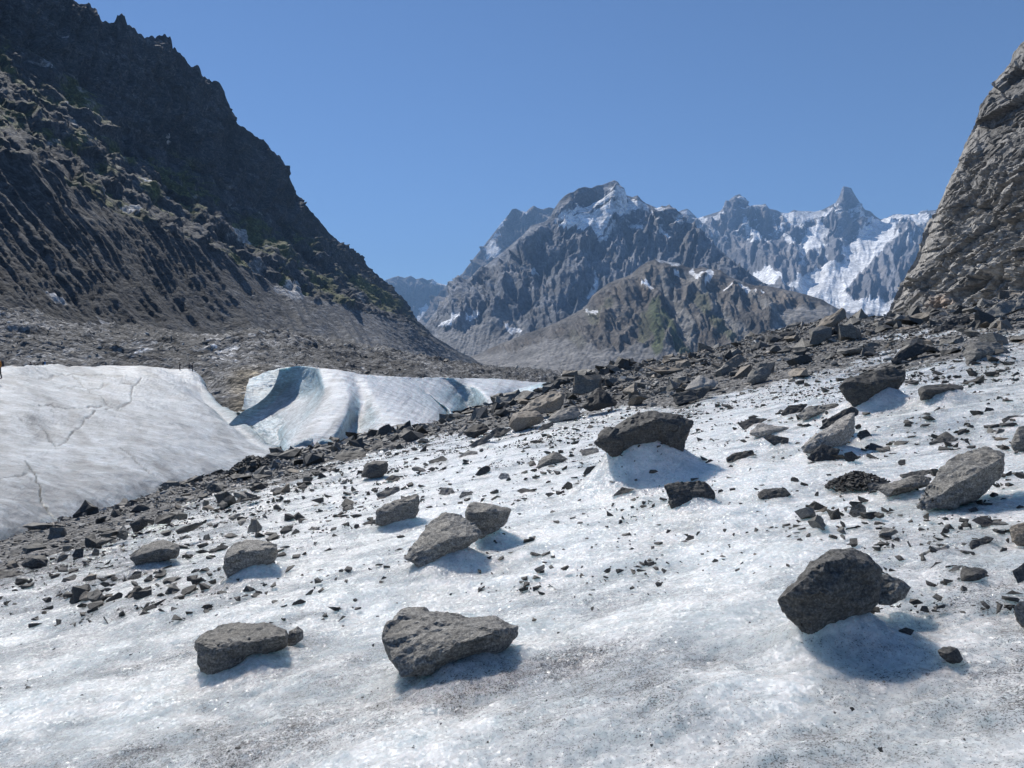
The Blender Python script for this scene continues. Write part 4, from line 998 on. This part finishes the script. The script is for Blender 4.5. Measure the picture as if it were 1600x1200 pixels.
# the green-streaked spur in front of it
sd = lambda x: float(np.interp(x, [700, 900, 1040, 1180, 1330], [2900, 3000, 3100, 3000, 2700]))
far_mountain('hill_spur', 'brown and green spur with scree fans below the central mountain',
    rows4([(640,575),(700,566),(740,556),(780,538),(820,522),(860,508),(890,494),(915,480),(925,462),(938,452),(950,443),(966,436),(984,430),(1000,416),(1012,409),(1024,405),(1036,407),(1048,410),(1060,411),(1072,417),(1084,420),(1098,417),(1112,421),(1126,422),(1140,432),(1160,440),(1180,446),(1200,447),(1224,452),(1244,456),(1262,461),(1284,468),(1305,480),(1330,492),(1380,500),(1460,510)], sd,
          [(640,582),(780,560),(880,525),(950,490),(1040,470),(1120,480),(1200,490),(1300,505),(1460,520)], lambda x: sd(x) - 400,
          [(640,592),(780,588),(900,585),(1060,590),(1460,600)], lambda x: 2000, 500),
    660, 1460, 480, [4, 60, 110], 5.0,
    spurs=[([(1010,412),(985,450),(960,480),(940,520)], 14, 9), ([(1050,412),(1035,450),(1030,500),(1040,545)], 16, 9), ([(1100,420),(1090,450),(1120,500),(1145,530)], 14, 9), ([(1140,430),(1150,460),(1165,500),(1200,505)], 12, 8), ([(1180,446),(1200,480),(1205,500)], 10, 7), ([(1020,440),(1060,490),(1085,545)], 12, -8), ([(1075,430),(1110,470),(1170,540)], 12, -8), ([(1000,430),(1005,470),(990,500)], 8, -5)],
    paint=[([(1035,440),(1060,480),(1090,540),(1110,560)], 9, (.22, .215, .205), .9), ([(1080,430),(1120,480),(1180,540)], 10, (.22, .215, .205), .9), ([(1150,440),(1200,490),(1240,520)], 7, (.2, .195, .185), .8),
           ([(1020,480),(1022,510),(1025,545)], 10, (.065, .085, .032), .9), ([(1040,500),(1055,530),(1075,548)], 10, (.07, .088, .034), .9), ([(1120,500),(1140,525)], 10, (.08, .09, .04), .7), ([(1010,500),(1000,525)], 9, (.085, .09, .045), .7), ([(1090,470),(1100,490)], 9, (.08, .09, .04), .6), ([(925,490),(950,480)], 10, (.09, .095, .05), .6), ([(905,540),(890,530)], 10, (.10, .095, .06), .5)],
    snow=[[[(1028,406),(1048,411),(1060,413)], 3], [[(1006,444),(1016,450)], 4], [[(1080,424),(1090,438),(1100,430),(1108,424)], 3], [[(1104,440),(1112,426)], 3], [[(1056,425),(1066,432)], 2.6], [[(1156,448),(1168,456)], 3], [[(1188,456),(1192,462)], 2.4], [[(1138,452),(1134,456)], 2.2], [[(1178,460),(1180,464)], 2], [[(918,486),(928,484)], 2.4]],
    rock=(.125, .115, .105), ribw=12, skew=-.5, scree_from=[(640,540),(730,556),(800,548),(870,528),(900,532),(950,545),(1000,540),(1045,545),(1065,552),(1150,560),(1200,520),(1230,480),(1460,480)])

# ------------------------------------------------------------------ BOULDERS, each from its own traced faces
MATS = dict(g=M_ROCK, d=M_ROCK_DARK, D=M_ROCK_BLACK, p=M_ROCK_PALE, b=M_ROCK_BROWN)
def hull_mesh(points, L, seed, rough=0.03, size=1.0, rounds=1):
    """angular rock body: hull of the points, refined to edge length L, edges chipped, surface broken up"""
    bm = bmesh.new()
    for p in points: bm.verts.new(p)
    r = bmesh.ops.convex_hull(bm, input=bm.verts)
    junk = [g for g in r['geom_interior'] + r['geom_unused'] if isinstance(g, bmesh.types.BMVert)]
    bmesh.ops.delete(bm, geom=list(set(junk)), context='VERTS')
    bmesh.ops.triangulate(bm, faces=bm.faces[:])
    for it in range(9):
        es = [e for e in bm.edges if e.calc_length() > L * 1.5]
        if not es: break
        bmesh.ops.subdivide_edges(bm, edges=es, cuts=1)
        bmesh.ops.triangulate(bm, faces=[f for f in bm.faces if len(f.verts) > 3])
    for _ in range(rounds if L < size / 9 else 0):
        bmesh.ops.smooth_vert(bm, verts=bm.verts[:], factor=0.5, use_axis_x=True, use_axis_y=True, use_axis_z=True)
    bm.normal_update()
    V = np.array([v.co for v in bm.verts]); Nn = np.array([v.normal for v in bm.verts])
    q = V / size + seed * 3.7
    rot = np.array([[.8, .1, .59], [-.3, .92, .25], [-.5, -.37, .78]])
    qs = (q @ rot.T) * np.array([1.2, 1.6, 5.0])
    d = rough * (0.8 * fbm(q * 2.6, 3) + 0.55 * (ridged(qs * 1.5, 3) - .7) + 0.5 * fbm(q * 12, 3) + 1.0 * facets3(q * 3.0) + 0.5 * facets3(q * 8.0, 2))
    V = V + Nn * (d * size)[:, None]
    for v, c in zip(bm.verts, V): v.co = c
    bm.faces.ensure_lookup_table(); bm.verts.index_update()
    FA = np.array([[v.index for v in f.verts] for f in bm.faces], np.int32)
    bm.free()
    return V, FA
def build_boulder(i, q):
    op, d0, w = q['op'], q['d0'], q['w']
    K = op.get('K', 0.6); top = op.get('top', 0.5)
    ymin, ymax = min(q['ys']), max(q['ys'])
    VV, FF, off = [], [], 0
    for hi, h in enumerate(q['hulls']):
        pts = []
        cx = sum(a for a, _ in h) / len(h); cyy = sum(b for _, b in h) / len(h)
        for (x, y) in h:
            fr = (ymax - y) / max(ymax - ymin, 1)
            pts.append(P(x, y, d0 + top * fr * w))
            pts.append(P(cx + .82 * (x - cx), cyy + .82 * (y - cyy), d0 + max(K, top * fr + .22) * w))
        if hi == 0 or len(q['hulls']) == 1:
            for (x, y, k) in q['ridge']: pts.append(P(x, y, d0 + k * w))
        if hi == 1:
            for (x, y, k) in q['ridge'][-2:]: pts.append(P(x, y, d0 + k * w))
        L = max(2.9 * d0 / 710, w / 40)
        V, FA = hull_mesh([Vector(p) for p in pts], L, i + hi * .37, 0.024, max(w, .05))
        VV.append(V); FF.append(FA + off); off += len(V)
    V = np.concatenate(VV); FA = np.concatenate(FF)
    base = np.array([V[:, 0].mean(), V[:, 1].mean(), V[:, 2].min()])
    me = mesh_from('boulder', V - base, FA, False)
    o = link('boulder', me, MATS[q['mat']])
    o.location = base
    tag(o, q['label'], 'boulder' if w > 0.3 else 'stone', 'boulders and stones on the glacier ice')
    return o
for i, q in enumerate(BOULDERS): build_boulder(i, q)

# ------------------------------------------------------------------ scattered stones, rubble and gravel
RS = np.random.RandomState(11)
def stone_shape(seed, n=11, flat=0.45, L=0.6, rough=0.05):
    r = np.random.RandomState(seed)
    p = r.normal(size=(n, 3)); p /= np.linalg.norm(p, axis=1)[:, None]
    p = np.sign(p) * np.abs(p) ** 0.6
    p *= np.array([1.0, 0.45 + .4 * r.rand(), flat * (0.6 + .7 * r.rand())]) * (0.8 + .25 * r.rand(n, 1))
    V, FA = hull_mesh([Vector(x) for x in p], L, seed * 1.3, rough, 2.0, 0)
    return V / 2.0, FA                                  # about one unit long
SHAPES = [stone_shape(100 + k, 10, .35 + .35 * (k % 4) / 3, 0.42) for k in range(14)]
SMALL = [stone_shape(200 + k, 8, .45, 5.0, 0.0) for k in range(14)]
def rotm(yaw, tx, ty):
    c, s = math.cos(yaw), math.sin(yaw)
    A = np.array([[c, -s, 0], [s, c, 0], [0, 0, 1]])
    B = np.array([[1, 0, 0], [0, math.cos(tx), -math.sin(tx)], [0, math.sin(tx), math.cos(tx)]])
    D = np.array([[math.cos(ty), 0, math.sin(ty)], [0, 1, 0], [-math.sin(ty), 0, math.cos(ty)]])
    return A @ B @ D
def joined(name, places, shapes, mat, label, cat, rs):
    VV, FF, CC, off = [], [], [], 0
    for (x, y, z, s) in places:
        V, FA = shapes[rs.randint(len(shapes))]
        R = rotm(rs.rand() * 6.28, rs.normal() * .3, rs.normal() * .3)
        VV.append((V * s) @ R.T + np.array([x, y, z])); FF.append(FA + off); off += len(V)
        t = .35 + 1.15 * rs.rand() ** 1.4; w_ = .06 * rs.normal()
        CC.append(np.tile([t * (1 + w_), t, t * (1 - w_)], (len(V), 1)))
    me = mesh_from(name, np.concatenate(VV), np.concatenate(FF), False, cols=np.concatenate(CC))
    return tag(link(name, me, mat), label, cat, kind='stuff')
STONE_ME = []
for k, (V, FA) in enumerate(SHAPES):
    STONE_ME.append([mesh_from('stone_%d' % k, V, FA, False) for _ in range(3)])
    for me, mt in zip(STONE_ME[-1], (M_ROCK, M_ROCK_DARK, M_ROCK_BROWN)): me.materials.append(mt)
def single(name, x, y, z, s, label, cat, group, dark=0.4):
    ti = 1 if RS.rand() < dark else (2 if RS.rand() < .25 else 0); si = RS.randint(len(STONE_ME))
    me = STONE_ME[si][ti]
    o = bpy.data.objects.new(name, me); COL.objects.link(o)
    o.location = (x, y, z); o.scale = (s, s, s)
    o.rotation_euler = (RS.normal() * .25, RS.normal() * .25, RS.rand() * 6.28)
    qx, qy = proj(np.array([x, y, z]))
    V = SHAPES[si][0]; fl = np.ptp(V[:, 2]) / np.ptp(V[:, 0])
    later(o, name, float(qx), float(qy), s * F / y, ('grey', 'dark', 'brown')[ti], 'flat' if fl < .5 else 'wedge-shaped' if fl < .75 else 'blocky')
    return tag(o, label, cat, group)

def pix_ground(px, py):
    d = ground_hit(px, py); p = P(px, py, d)
    return p[0], d, float(ice_z(np.array([p[0]]), np.array([d]))[0])

LM = [(705,1005,'wide slab in the front centre'),(375,1010,'square-ended block'),(1300,925,'large dark front-right boulder'),(690,845,'leaning pitted boulder'),(765,812,'blunt boulder of the pair'),(620,797,'wedge-shaped boulder'),
 (585,733,'boxy dark boulder'),(392,870,'stout speckled boulder'),(242,862,'arched boulder'),(54,877,'dark angular boulder far left'),(1008,680,'huge perched boulder'),(1077,773,'flat-topped dark slab'),(865,718,'bent loaf-like rock'),(850,630,'big tan boulder'),
 (937,625,'dark pyramid boulder'),(820,657,'brown block boulder'),(745,672,'rounded dark gully-end boulder'),(1362,605,'tall dark boulder'),(1470,610,'block on the ice table'),(1505,750,'great grey boulder'),(1412,757,'long low rock'),(1300,680,'pale leaning slab'),
 (1275,643,'joined pair of rocks'),(1200,672,'three stones in a row'),(1155,713,'low double stone'),(1210,771,'oval ringed stone'),(1598,690,'boulder cut by the right edge'),(1525,897,'dark humped stone'),(1290,510,'tilted perched slab on the crest'),(1187,587,'grey boulder at the rubble edge'),
 (1145,565,'brown leaning block'),(1095,600,'pale cracked slab'),(1425,550,'dark leaning slab'),(1545,553,'large grey block far right'),(1575,480,'broad flat slab by the cliff'),(545,712,'flat slabs at the gully end'),(335,764,'lone blue-grey stone by the gully'),(392,730,'cone of grit'),(100,815,'foot of the ice hill'),(1463,1023,'dark wedge stone lower right'),(1000,1080,'bare sparkling ice'),(120,1100,'lower left corner')]
_pend = []
def where(px, py):
    d = [math.hypot((px - a) , (py - b) * 1.4) for a, b, _ in LM]
    k = int(np.argmin(d)); a, b, nm = LM[k]
    ddx, ddy = px - a, (py - b) * 1.6
    ang = math.degrees(math.atan2(-ddy, ddx)) % 360
    side = ['right of', 'up right from', 'above', 'up left from', 'left of', 'down left from', 'below', 'down right from'][int((ang + 22.5) // 45) % 8]
    return side + ' the ' + nm, d[k]
def later(o, kind, px, py, spx, tone, flat):
    size = 'tiny' if spx < 7 else 'small' if spx < 13 else 'middling' if spx < 22 else 'large'
    wh, dd = where(px, py)
    _pend.append((o, '%s %s %s %s' % (size, tone, flat, kind), wh, dd))
def settle():
    """things with the same look and place are told apart by their order outward from the landmark"""
    from collections import defaultdict
    g = defaultdict(list)
    for o, lk, wh, dd in _pend: g[(lk, wh)].append((dd, o))
    words = ['nearest', 'second nearest', 'third nearest', 'fourth nearest', 'fifth nearest', 'sixth nearest', 'seventh nearest', 'eighth nearest', 'ninth nearest', 'tenth nearest']
    for (lk, wh), L in g.items():
        L.sort(key=lambda t: t[0])
        for i, (dd, o) in enumerate(L):
            o['label'] = lk + ' ' + wh + ('' if len(L) == 1 else ', ' + (words[i] if i < len(words) else 'farthest'))

# candidates over the whole slope in world space, sorted into rubble and bare ice by where they lie
def cand(n, x0, x1, y0, y1):
    return RS.uniform(x0, x1, n), RS.uniform(y0, y1, n)
def rubble_side(x, y):
    p = np.stack([x, y, near_z(x, y)], -1)
    px, py = proj(p)
    yb = np.interp(px, [a for a, _ in GREY_PIX], [b for _, b in GREY_PIX])
    q = np.stack([x, y, 0 * x], -1)
    return yb - py + 10 * fbm(q / 4.0 + 2, 2), px, py        # positive: inside the rubble

x, y = cand(52000, -11, 62, 16, 80)
_y2 = RS.uniform(13, 78, 12500); _x2 = np.interp(_y2, TROUGH[:, 0], TROUGH[:, 1]) + RS.uniform(-1.2, 7.5, 12500)
x = np.concatenate([x, _x2]); y = np.concatenate([y, _y2])
inside, px, py = rubble_side(x, y)
xt = np.interp(y, TROUGH[:, 0], TROUGH[:, 1])
ok = (x > xt - 1.5) & (px > -60) & (px < 1660)
holes = fbm(np.stack([x / 6, y / 6, 0 * x], -1) + 4, 3)
ok &= (inside > -4 + 10 * RS.rand(len(x)) ** 2) & (holes > -0.42 - .5 * sstep(6, 20, inside) - (px < 1000))
x, y, px, py, inside = x[ok], y[ok], px[ok], py[ok], inside[ok]
u = RS.rand(len(x))
size = np.clip(0.135 * (u + .0012) ** -0.40, 0.11, 1.7) * np.clip(y / 38.0, .45, 1.2)
z = near_z(x, y)
app = size / y
order = np.argsort(-app)
big, rest = order[:290], order[290:]
ice_b = sorted(BOULDERS, key=lambda q: -q['w'])
for k in big:
    if px[k] < 700: lab, gr = 'dark angular rock in the rubble strip along the gully', 'rocks in the gully strip'
    elif px[k] < 1000: lab, gr = 'grey rock in the rubble behind the dark pyramid-shaped boulder', 'rocks in the middle rubble'
    elif px[k] < 1300: lab, gr = 'angular grey rock on the rubble slope left of the tilted perched slab', 'rocks on the rubble slope'
    else: lab, gr = 'slabby dark rock in the rubble at the foot of the cliff', 'rocks below the cliff'
    single('rock', x[k], y[k], z[k] + 0.10 * size[k], size[k] * 1.15, lab, 'rock', gr)
half = RS.rand(len(rest)) < 0.7
for nm, sel, mt, lab in (('rubble', rest[half], M_ROCK, 'loose grey rubble covering the upper slope and the gully edge'), ('rubble', rest[~half], M_ROCK_DARK, 'loose dark rubble mixed through the grey rubble of the slope')):
    joined(nm, [(x[k], y[k], z[k] + 0.06 * size[k], size[k]) for k in sel], SMALL, M_RUBBLE, lab, 'rubble', RS)

# stones on the bare ice: a few hundred single ones, then gravel
zones = [  # pixel box, count, size in pixels, label, group
 ((20, 480, 760, 940), 110, (9, 40), 'dark flat stone on the dirty ice of the left slope', 'stones on the left slope'),
 ((480, 900, 700, 900), 60, (8, 26), 'small dark stone on the white ice around the touching pair of boulders', 'stones round the boulder pair'),
 ((900, 1250, 690, 900), 30, (5, 18), 'small dark stone on the white ice below the huge perched boulder', 'stones below the perched boulder'),
 ((1230, 1600, 590, 900), 60, (9, 42), 'stone on the ice around the great grey boulder at right', 'stones round the great grey boulder'),
 ((20, 600, 930, 1180), 16, (5, 12), 'pebble on the sparkling ice round the square-ended block, lower left', 'pebbles lower left'),
 ((820, 1600, 930, 1190), 24, (5, 12), 'pebble on the sparkling ice below the large dark front-right boulder', 'pebbles lower right')]
for (bx0, bx1, by0, by1), cnt, (s0, s1), lab, gr in zones:
    n = 0; tries = 0
    while n < cnt and tries < cnt * 12:
        tries += 1
        ppx, ppy = RS.uniform(bx0, bx1), RS.uniform(by0, by1)
        if np.interp(ppx, [a for a, _ in GREY_PIX], [b for _, b in GREY_PIX]) > ppy - 2: continue
        if len(BOULDERS) and any(min(q['xs']) - 4 < ppx < max(q['xs']) + 4 and min(q['ys']) - 4 < ppy < max(q['ys']) + 8 for q in BOULDERS): continue
        gx, gy, gz = pix_ground(ppx, ppy)
        if perlin(np.array([[gx / 1.6, gy / 1.6, 3.3]]))[0] < -0.05 and RS.rand() < .75: continue
        s = (s0 + (s1 - s0) * RS.rand() ** 2.2) * gy / F
        single('stone', gx, gy, gz + .08 * s, s * 1.1, lab, 'stone', gr, 0.6)
        n += 1
# many more too small to pick out one by one
def loose(n, bx0, bx1, by0, by1, s0, s1):
    ppx, ppy = RS.uniform(bx0, bx1, n), RS.uniform(by0, by1, n)
    k = np.interp(ppx, [a for a, _ in GREY_PIX], [b for _, b in GREY_PIX]) < ppy
    ppx, ppy = ppx[k], ppy[k]
    d = ground_many(ppx, ppy); p = P(ppx, ppy, d); gx = p[:, 0]
    k = (perlin(np.stack([gx / 1.3, d / 1.0, 0 * d + 8.3], -1)) > -0.02) | (RS.rand(len(d)) > .8)
    gx, d = gx[k], d[k]
    s_ = (s0 + (s1 - s0) * RS.rand(len(d)) ** 2.5) * d / F
    return list(zip(gx, d, ice_z(gx, d) + .05 * s_, s_))
pl = loose(1500, 0, 560, 720, 980, 4, 30) + loose(1300, 460, 1040, 640, 930, 4, 20) + loose(900, 960, 1600, 570, 900, 4, 20) + loose(800, 1230, 1600, 560, 960, 5, 30) + loose(260, 0, 1600, 900, 1190, 3, 10)
joined('loose_stones', pl, SMALL, M_ROCK_DARK, 'scatter of little dark stone chips over the glacier ice', 'stones', RS)
x, y = cand(72000, -14, 22, 2.2, 34)
inside, px, py = rubble_side(x, y)
q = np.stack([x, y, 0 * x], -1)
dens = fbm(q / np.array([2.2, 1.1, 1]) + 7, 4)
leftw = sstep(560, 60, px) * sstep(1000, 850, py)
ok = (inside < 0) & (px > -40) & (px < 1640) & (py < 1230) & (dens > 0.30 - .40 * leftw - .34 * sstep(-90, 0, inside) - .15 * sstep(1200, 1350, px)) & (RS.rand(len(x)) < np.clip(y / 16, .12, 1))
x, y = x[ok], y[ok]
s = np.clip(0.014 * (RS.rand(len(x)) + .02) ** -0.5, .012, .10) * np.clip(y / 7.0, .7, 2.2)
z = ice_z(x, y)
joined('gravel', list(zip(x, y, z + .1 * s, s)), SMALL, M_ROCK_DARK, 'fine dark gravel and grit scattered over the ice', 'gravel', RS)
print('gravel', len(x), 'rubble', len(rest))
# heaps of grit: in the cluster at right and the dirt cone by the gully
def heap(px, py, wpx, hpx, n, label):
    d = ground_hit(px, py); c = P(px, py, d); w = wpx * d / F / 2; h = hpx * d / F
    pl = [(c[0], d, float(near_z(np.array([c[0]]), np.array([d]))[0]) + h * .1, w * 1.35)]
    r = RS.rand(n) ** .6; a = RS.rand(n) * 6.28
    X, Y = c[0] + w * r * np.cos(a), d + w * r * np.sin(a)
    pl += list(zip(X, Y, near_z(X, Y) + h * np.maximum(0, 1 - r) ** .9, w * (.10 + .22 * RS.rand(n) ** 2)))
    joined('gravel_heap', pl, SMALL, M_ROCK_DARK, label, 'gravel heap', RS)
heap(1338, 757, 88, 20, 900, 'heap of dark brown grit beside the long low rock')
heap(392, 738, 90, 26, 900, 'dark cone of grit at the gully edge below the ice hill')
# blocks strewn over the moraine behind the ice
pl = []
nr, nc = MOR_C.shape[:2]
for k in range(5200):
    a, b = RS.randint(4, nr - 20), RS.randint(0, nc)
    p = MOR_G[a, b]; d = MOR_C[a, b, 2]
    if d > 900: continue
    pl.append((p[0], p[1], p[2], np.clip(0.5 * (RS.rand() + .01) ** -.5, .5, 3.2) * np.clip(d / 260, .6, 2)))
joined('moraine_blocks', pl, SMALL, M_RUBBLE, 'grey blocks strewn over the rubble hummocks behind the ice', 'blocks', RS)
# seracs at the foot of the ice wall
def ice_block(pts, d0, depth, label):
    V, FA = hull_mesh([Vector(P(x, y, d0 + k * depth)) for x, y, k in pts], 0.18, len(label), 0.03, 2.0, 3)
    base = np.array([V[:, 0].mean(), V[:, 1].mean(), V[:, 2].min()])
    col = ICEW + (ICEB - ICEW) * np.clip(.55 + .5 * fbm(V / 1.2, 3), 0, 1)[:, None]
    me = mesh_from('ice_block', V - base, FA, True, cols=col)
    o = link('ice_block', me, M_ICE_FAR); o.location = base
    tag(o, label, 'ice block', 'ice blocks at the foot of the ice wall')
ice_block([(440,722,0),(443,705,.1),(462,693,.1),(480,684,.2),(488,682,.3),(489,714,0),(470,718,-.1),(450,700,.9),(485,690,1)], 45.5, 2.5, 'blue-faced ice block at the foot of the ice wall, next to the ice hill')
ice_block([(484,716,0),(490,697,0),(502,686,.1),(520,688,.3),(548,704,.2),(545,714,0),(510,716,-.1),(500,690,1),(540,705,1)], 44.5, 2.5, 'rounded white ice block right of the blue-faced one')

settle()
# ------------------------------------------------------------------ PEOPLE on the ice and the moraine
def plain(name, c, r=.8):
    m, nt, b = nodes(name); b.inputs['Roughness'].default_value = r
    nz = noise(nt, coords(nt), 30, 3)
    nt.links.new(mixc(nt, 1.0, c, ramp(nt, nz, [(0.3, .75), (.7, 1.2)]), 'MULTIPLY'), b.inputs['Base Color'])
    return m
M_SKIN = plain('skin', (.42, .27, .2)); M_TROUS = plain('dark trousers', (.03, .03, .035)); M_PACK = plain('backpack cloth', (.05, .05, .06)); M_HAIR = plain('dark hair', (.03, .022, .018))
def person(px, py, d, yaw, jacket, label, stride=.12, foot_pt=None):
    J = dict(pel=(0,0,.95), sp=(0,0.01,1.2), ch=(0,0.02,1.38), nk=(0,0.02,1.52), hd=(0,0.04,1.62), tp=(0,0.04,1.74),
             hl=(.10,0,.92), kl=(.11,stride,.50), al=(.11,stride*.6,.09), tl=(.12,stride*.6+.16,.04), hr=(-.10,0,.92), kr=(-.11,-stride*.3,.50), ar=(-.11,-stride,.09), tr=(-.12,-stride+.16,.04),
             sl=(.19,0.02,1.42), el=(.27,-.04,1.15), wl=(.25,.10,.92), fl=(.25,.15,.80), sr=(-.19,0.02,1.42), er=(-.27,-.04,1.15), wr=(-.25,.10,.92), fr=(-.25,.15,.80))
    E = [('pel','sp'),('sp','ch'),('ch','nk'),('nk','hd'),('hd','tp'),('pel','hl'),('hl','kl'),('kl','al'),('al','tl'),('pel','hr'),('hr','kr'),('kr','ar'),('ar','tr'),('ch','sl'),('sl','el'),('el','wl'),('wl','fl'),('ch','sr'),('sr','er'),('er','wr'),('wr','fr')]
    Rr = dict(pel=.15, sp=.14, ch=.16, nk=.065, hd=.105, tp=.07, hl=.10, kl=.065, al=.05, tl=.045, hr=.10, kr=.065, ar=.05, tr=.045, sl=.075, el=.052, wl=.04, fl=.028, sr=.075, er=.052, wr=.04, fr=.028)
    names = list(J); me = bpy.data.meshes.new('person')
    me.from_pydata([J[k] for k in names], [(names.index(a), names.index(b)) for a, b in E], [])
    o = bpy.data.objects.new('body_tmp', me); COL.objects.link(o)
    sk = o.modifiers.new('skin', 'SKIN')
    for k, v in zip(names, me.skin_vertices[0].data): v.radius = (Rr[k], Rr[k] * .85); v.use_root = (k == 'pel')
    o.modifiers.new('sub', 'SUBSURF').levels = 1
    dg = bpy.context.evaluated_depsgraph_get()
    body = bpy.data.meshes.new_from_object(o.evaluated_get(dg))
    bpy.data.objects.remove(o)
    body.materials.clear()
    for m in (jacket, M_TROUS, M_SKIN): body.materials.append(m)
    for f in body.polygons:
        c = f.center; f.use_smooth = True
        f.material_index = 1 if (c.z < .93 and abs(c.x) < .2) else (2 if c.z > 1.5 or (c.z < .9 and abs(c.x) >= .2) else 0)
    ob = link('person', body)
    fp = P(px, py, d) if foot_pt is None else foot_pt
    ob.location = (fp[0], fp[1], fp[2] - .03); ob.rotation_euler = (0, 0, yaw)
    tag(ob, label, 'person', 'people far off on the ice and moraine')
    V, FA = hull_mesh([Vector(v) for v in [(-.15,-.14,1.0),(.15,-.14,1.0),(-.14,-.14,1.46),(.14,-.14,1.46),(-.12,-.33,1.05),(.12,-.33,1.05),(-.10,-.28,1.50),(.10,-.28,1.50)]], .12, 3, .01, .4, 1)
    link('backpack', mesh_from('backpack', V, FA), M_PACK, ob)
    V, FA = hull_mesh([Vector((.115 * math.cos(a) * s, .03 + .12 * math.sin(a) * s, zz)) for a in np.linspace(0, 6.28, 9)[:-1] for s, zz in ((1, 1.64), (.9, 1.73), (.4, 1.79))], .08, 5, .01, .3, 0)
    link('hair', mesh_from('hair', V, FA), M_HAIR, ob)
    return ob
J_OR = plain('orange jacket', (.55, .22, .04)); J_BL = plain('blue jacket', (.10, .22, .42)); J_BK = plain('black jacket', (.02, .02, .024)); J_GR = plain('grey jacket', (.06, .065, .075))
person(-1, 592, 57, 2.6, J_OR, 'person in an orange jacket at the left edge of the ice hill')
person(281, 579, 148, 2.0, J_BK, 'person in dark clothes standing left of a close pair on the ice rim')
person(296, 580, 150, 0.6, J_GR, 'taller person in dark grey at the ice rim, left of the pair', .05)
person(300.5, 581, 149, -1.4, J_BK, 'person in black at the very right end of the ice rim')
person(320, 535, 239, 1.2, J_BK, 'person in black on the moraine mound, left of two')
person(327.5, 535, 240, -1.0, J_BK, 'person in black on the moraine mound, right of two')
person(48, 583, 112, 1.0, J_BK, 'dark person half hidden behind the ice crest, left one')
person(54, 584, 113, 2.4, J_GR, 'dark person half hidden behind the ice crest, right one')
person(70, 580, 108, -.6, J_BL, 'person in a pale blue jacket half hidden behind the ice crest')

# ------------------------------------------------------------------ air: even haze round everything
def build_haze():
    x0, x1, y0, y1, z0, z1 = -8000, 8000, -3000, 17000, -60, 2700
    V = np.array([(x, y, z) for z in (z0, z1) for y in (y0, y1) for x in (x0, x1)], float)
    Q = np.array([(0, 2, 3, 1), (4, 5, 7, 6), (0, 1, 5, 4), (2, 6, 7, 3), (0, 4, 6, 2), (1, 3, 7, 5)])
    m = bpy.data.materials.new('thin blue air'); m.use_nodes = True
    nt = m.node_tree
    nt.nodes.remove(nt.nodes['Principled BSDF'])
    pv = nt.nodes.new('ShaderNodeVolumePrincipled')
    pv.inputs['Color'].default_value = (0.34, 0.60, 1.0, 1)
    pv.inputs['Density'].default_value = HAZE
    pv.inputs['Anisotropy'].default_value = 0.0
    nt.links.new(pv.outputs[0], nt.nodes['Material Output'].inputs['Volume'])
    tag(link('haze', mesh_from('haze', V, Q, False), m), 'thin bluish haze filling the valley air', 'haze', kind='stuff')
HAZE = 5.5e-5
build_haze()
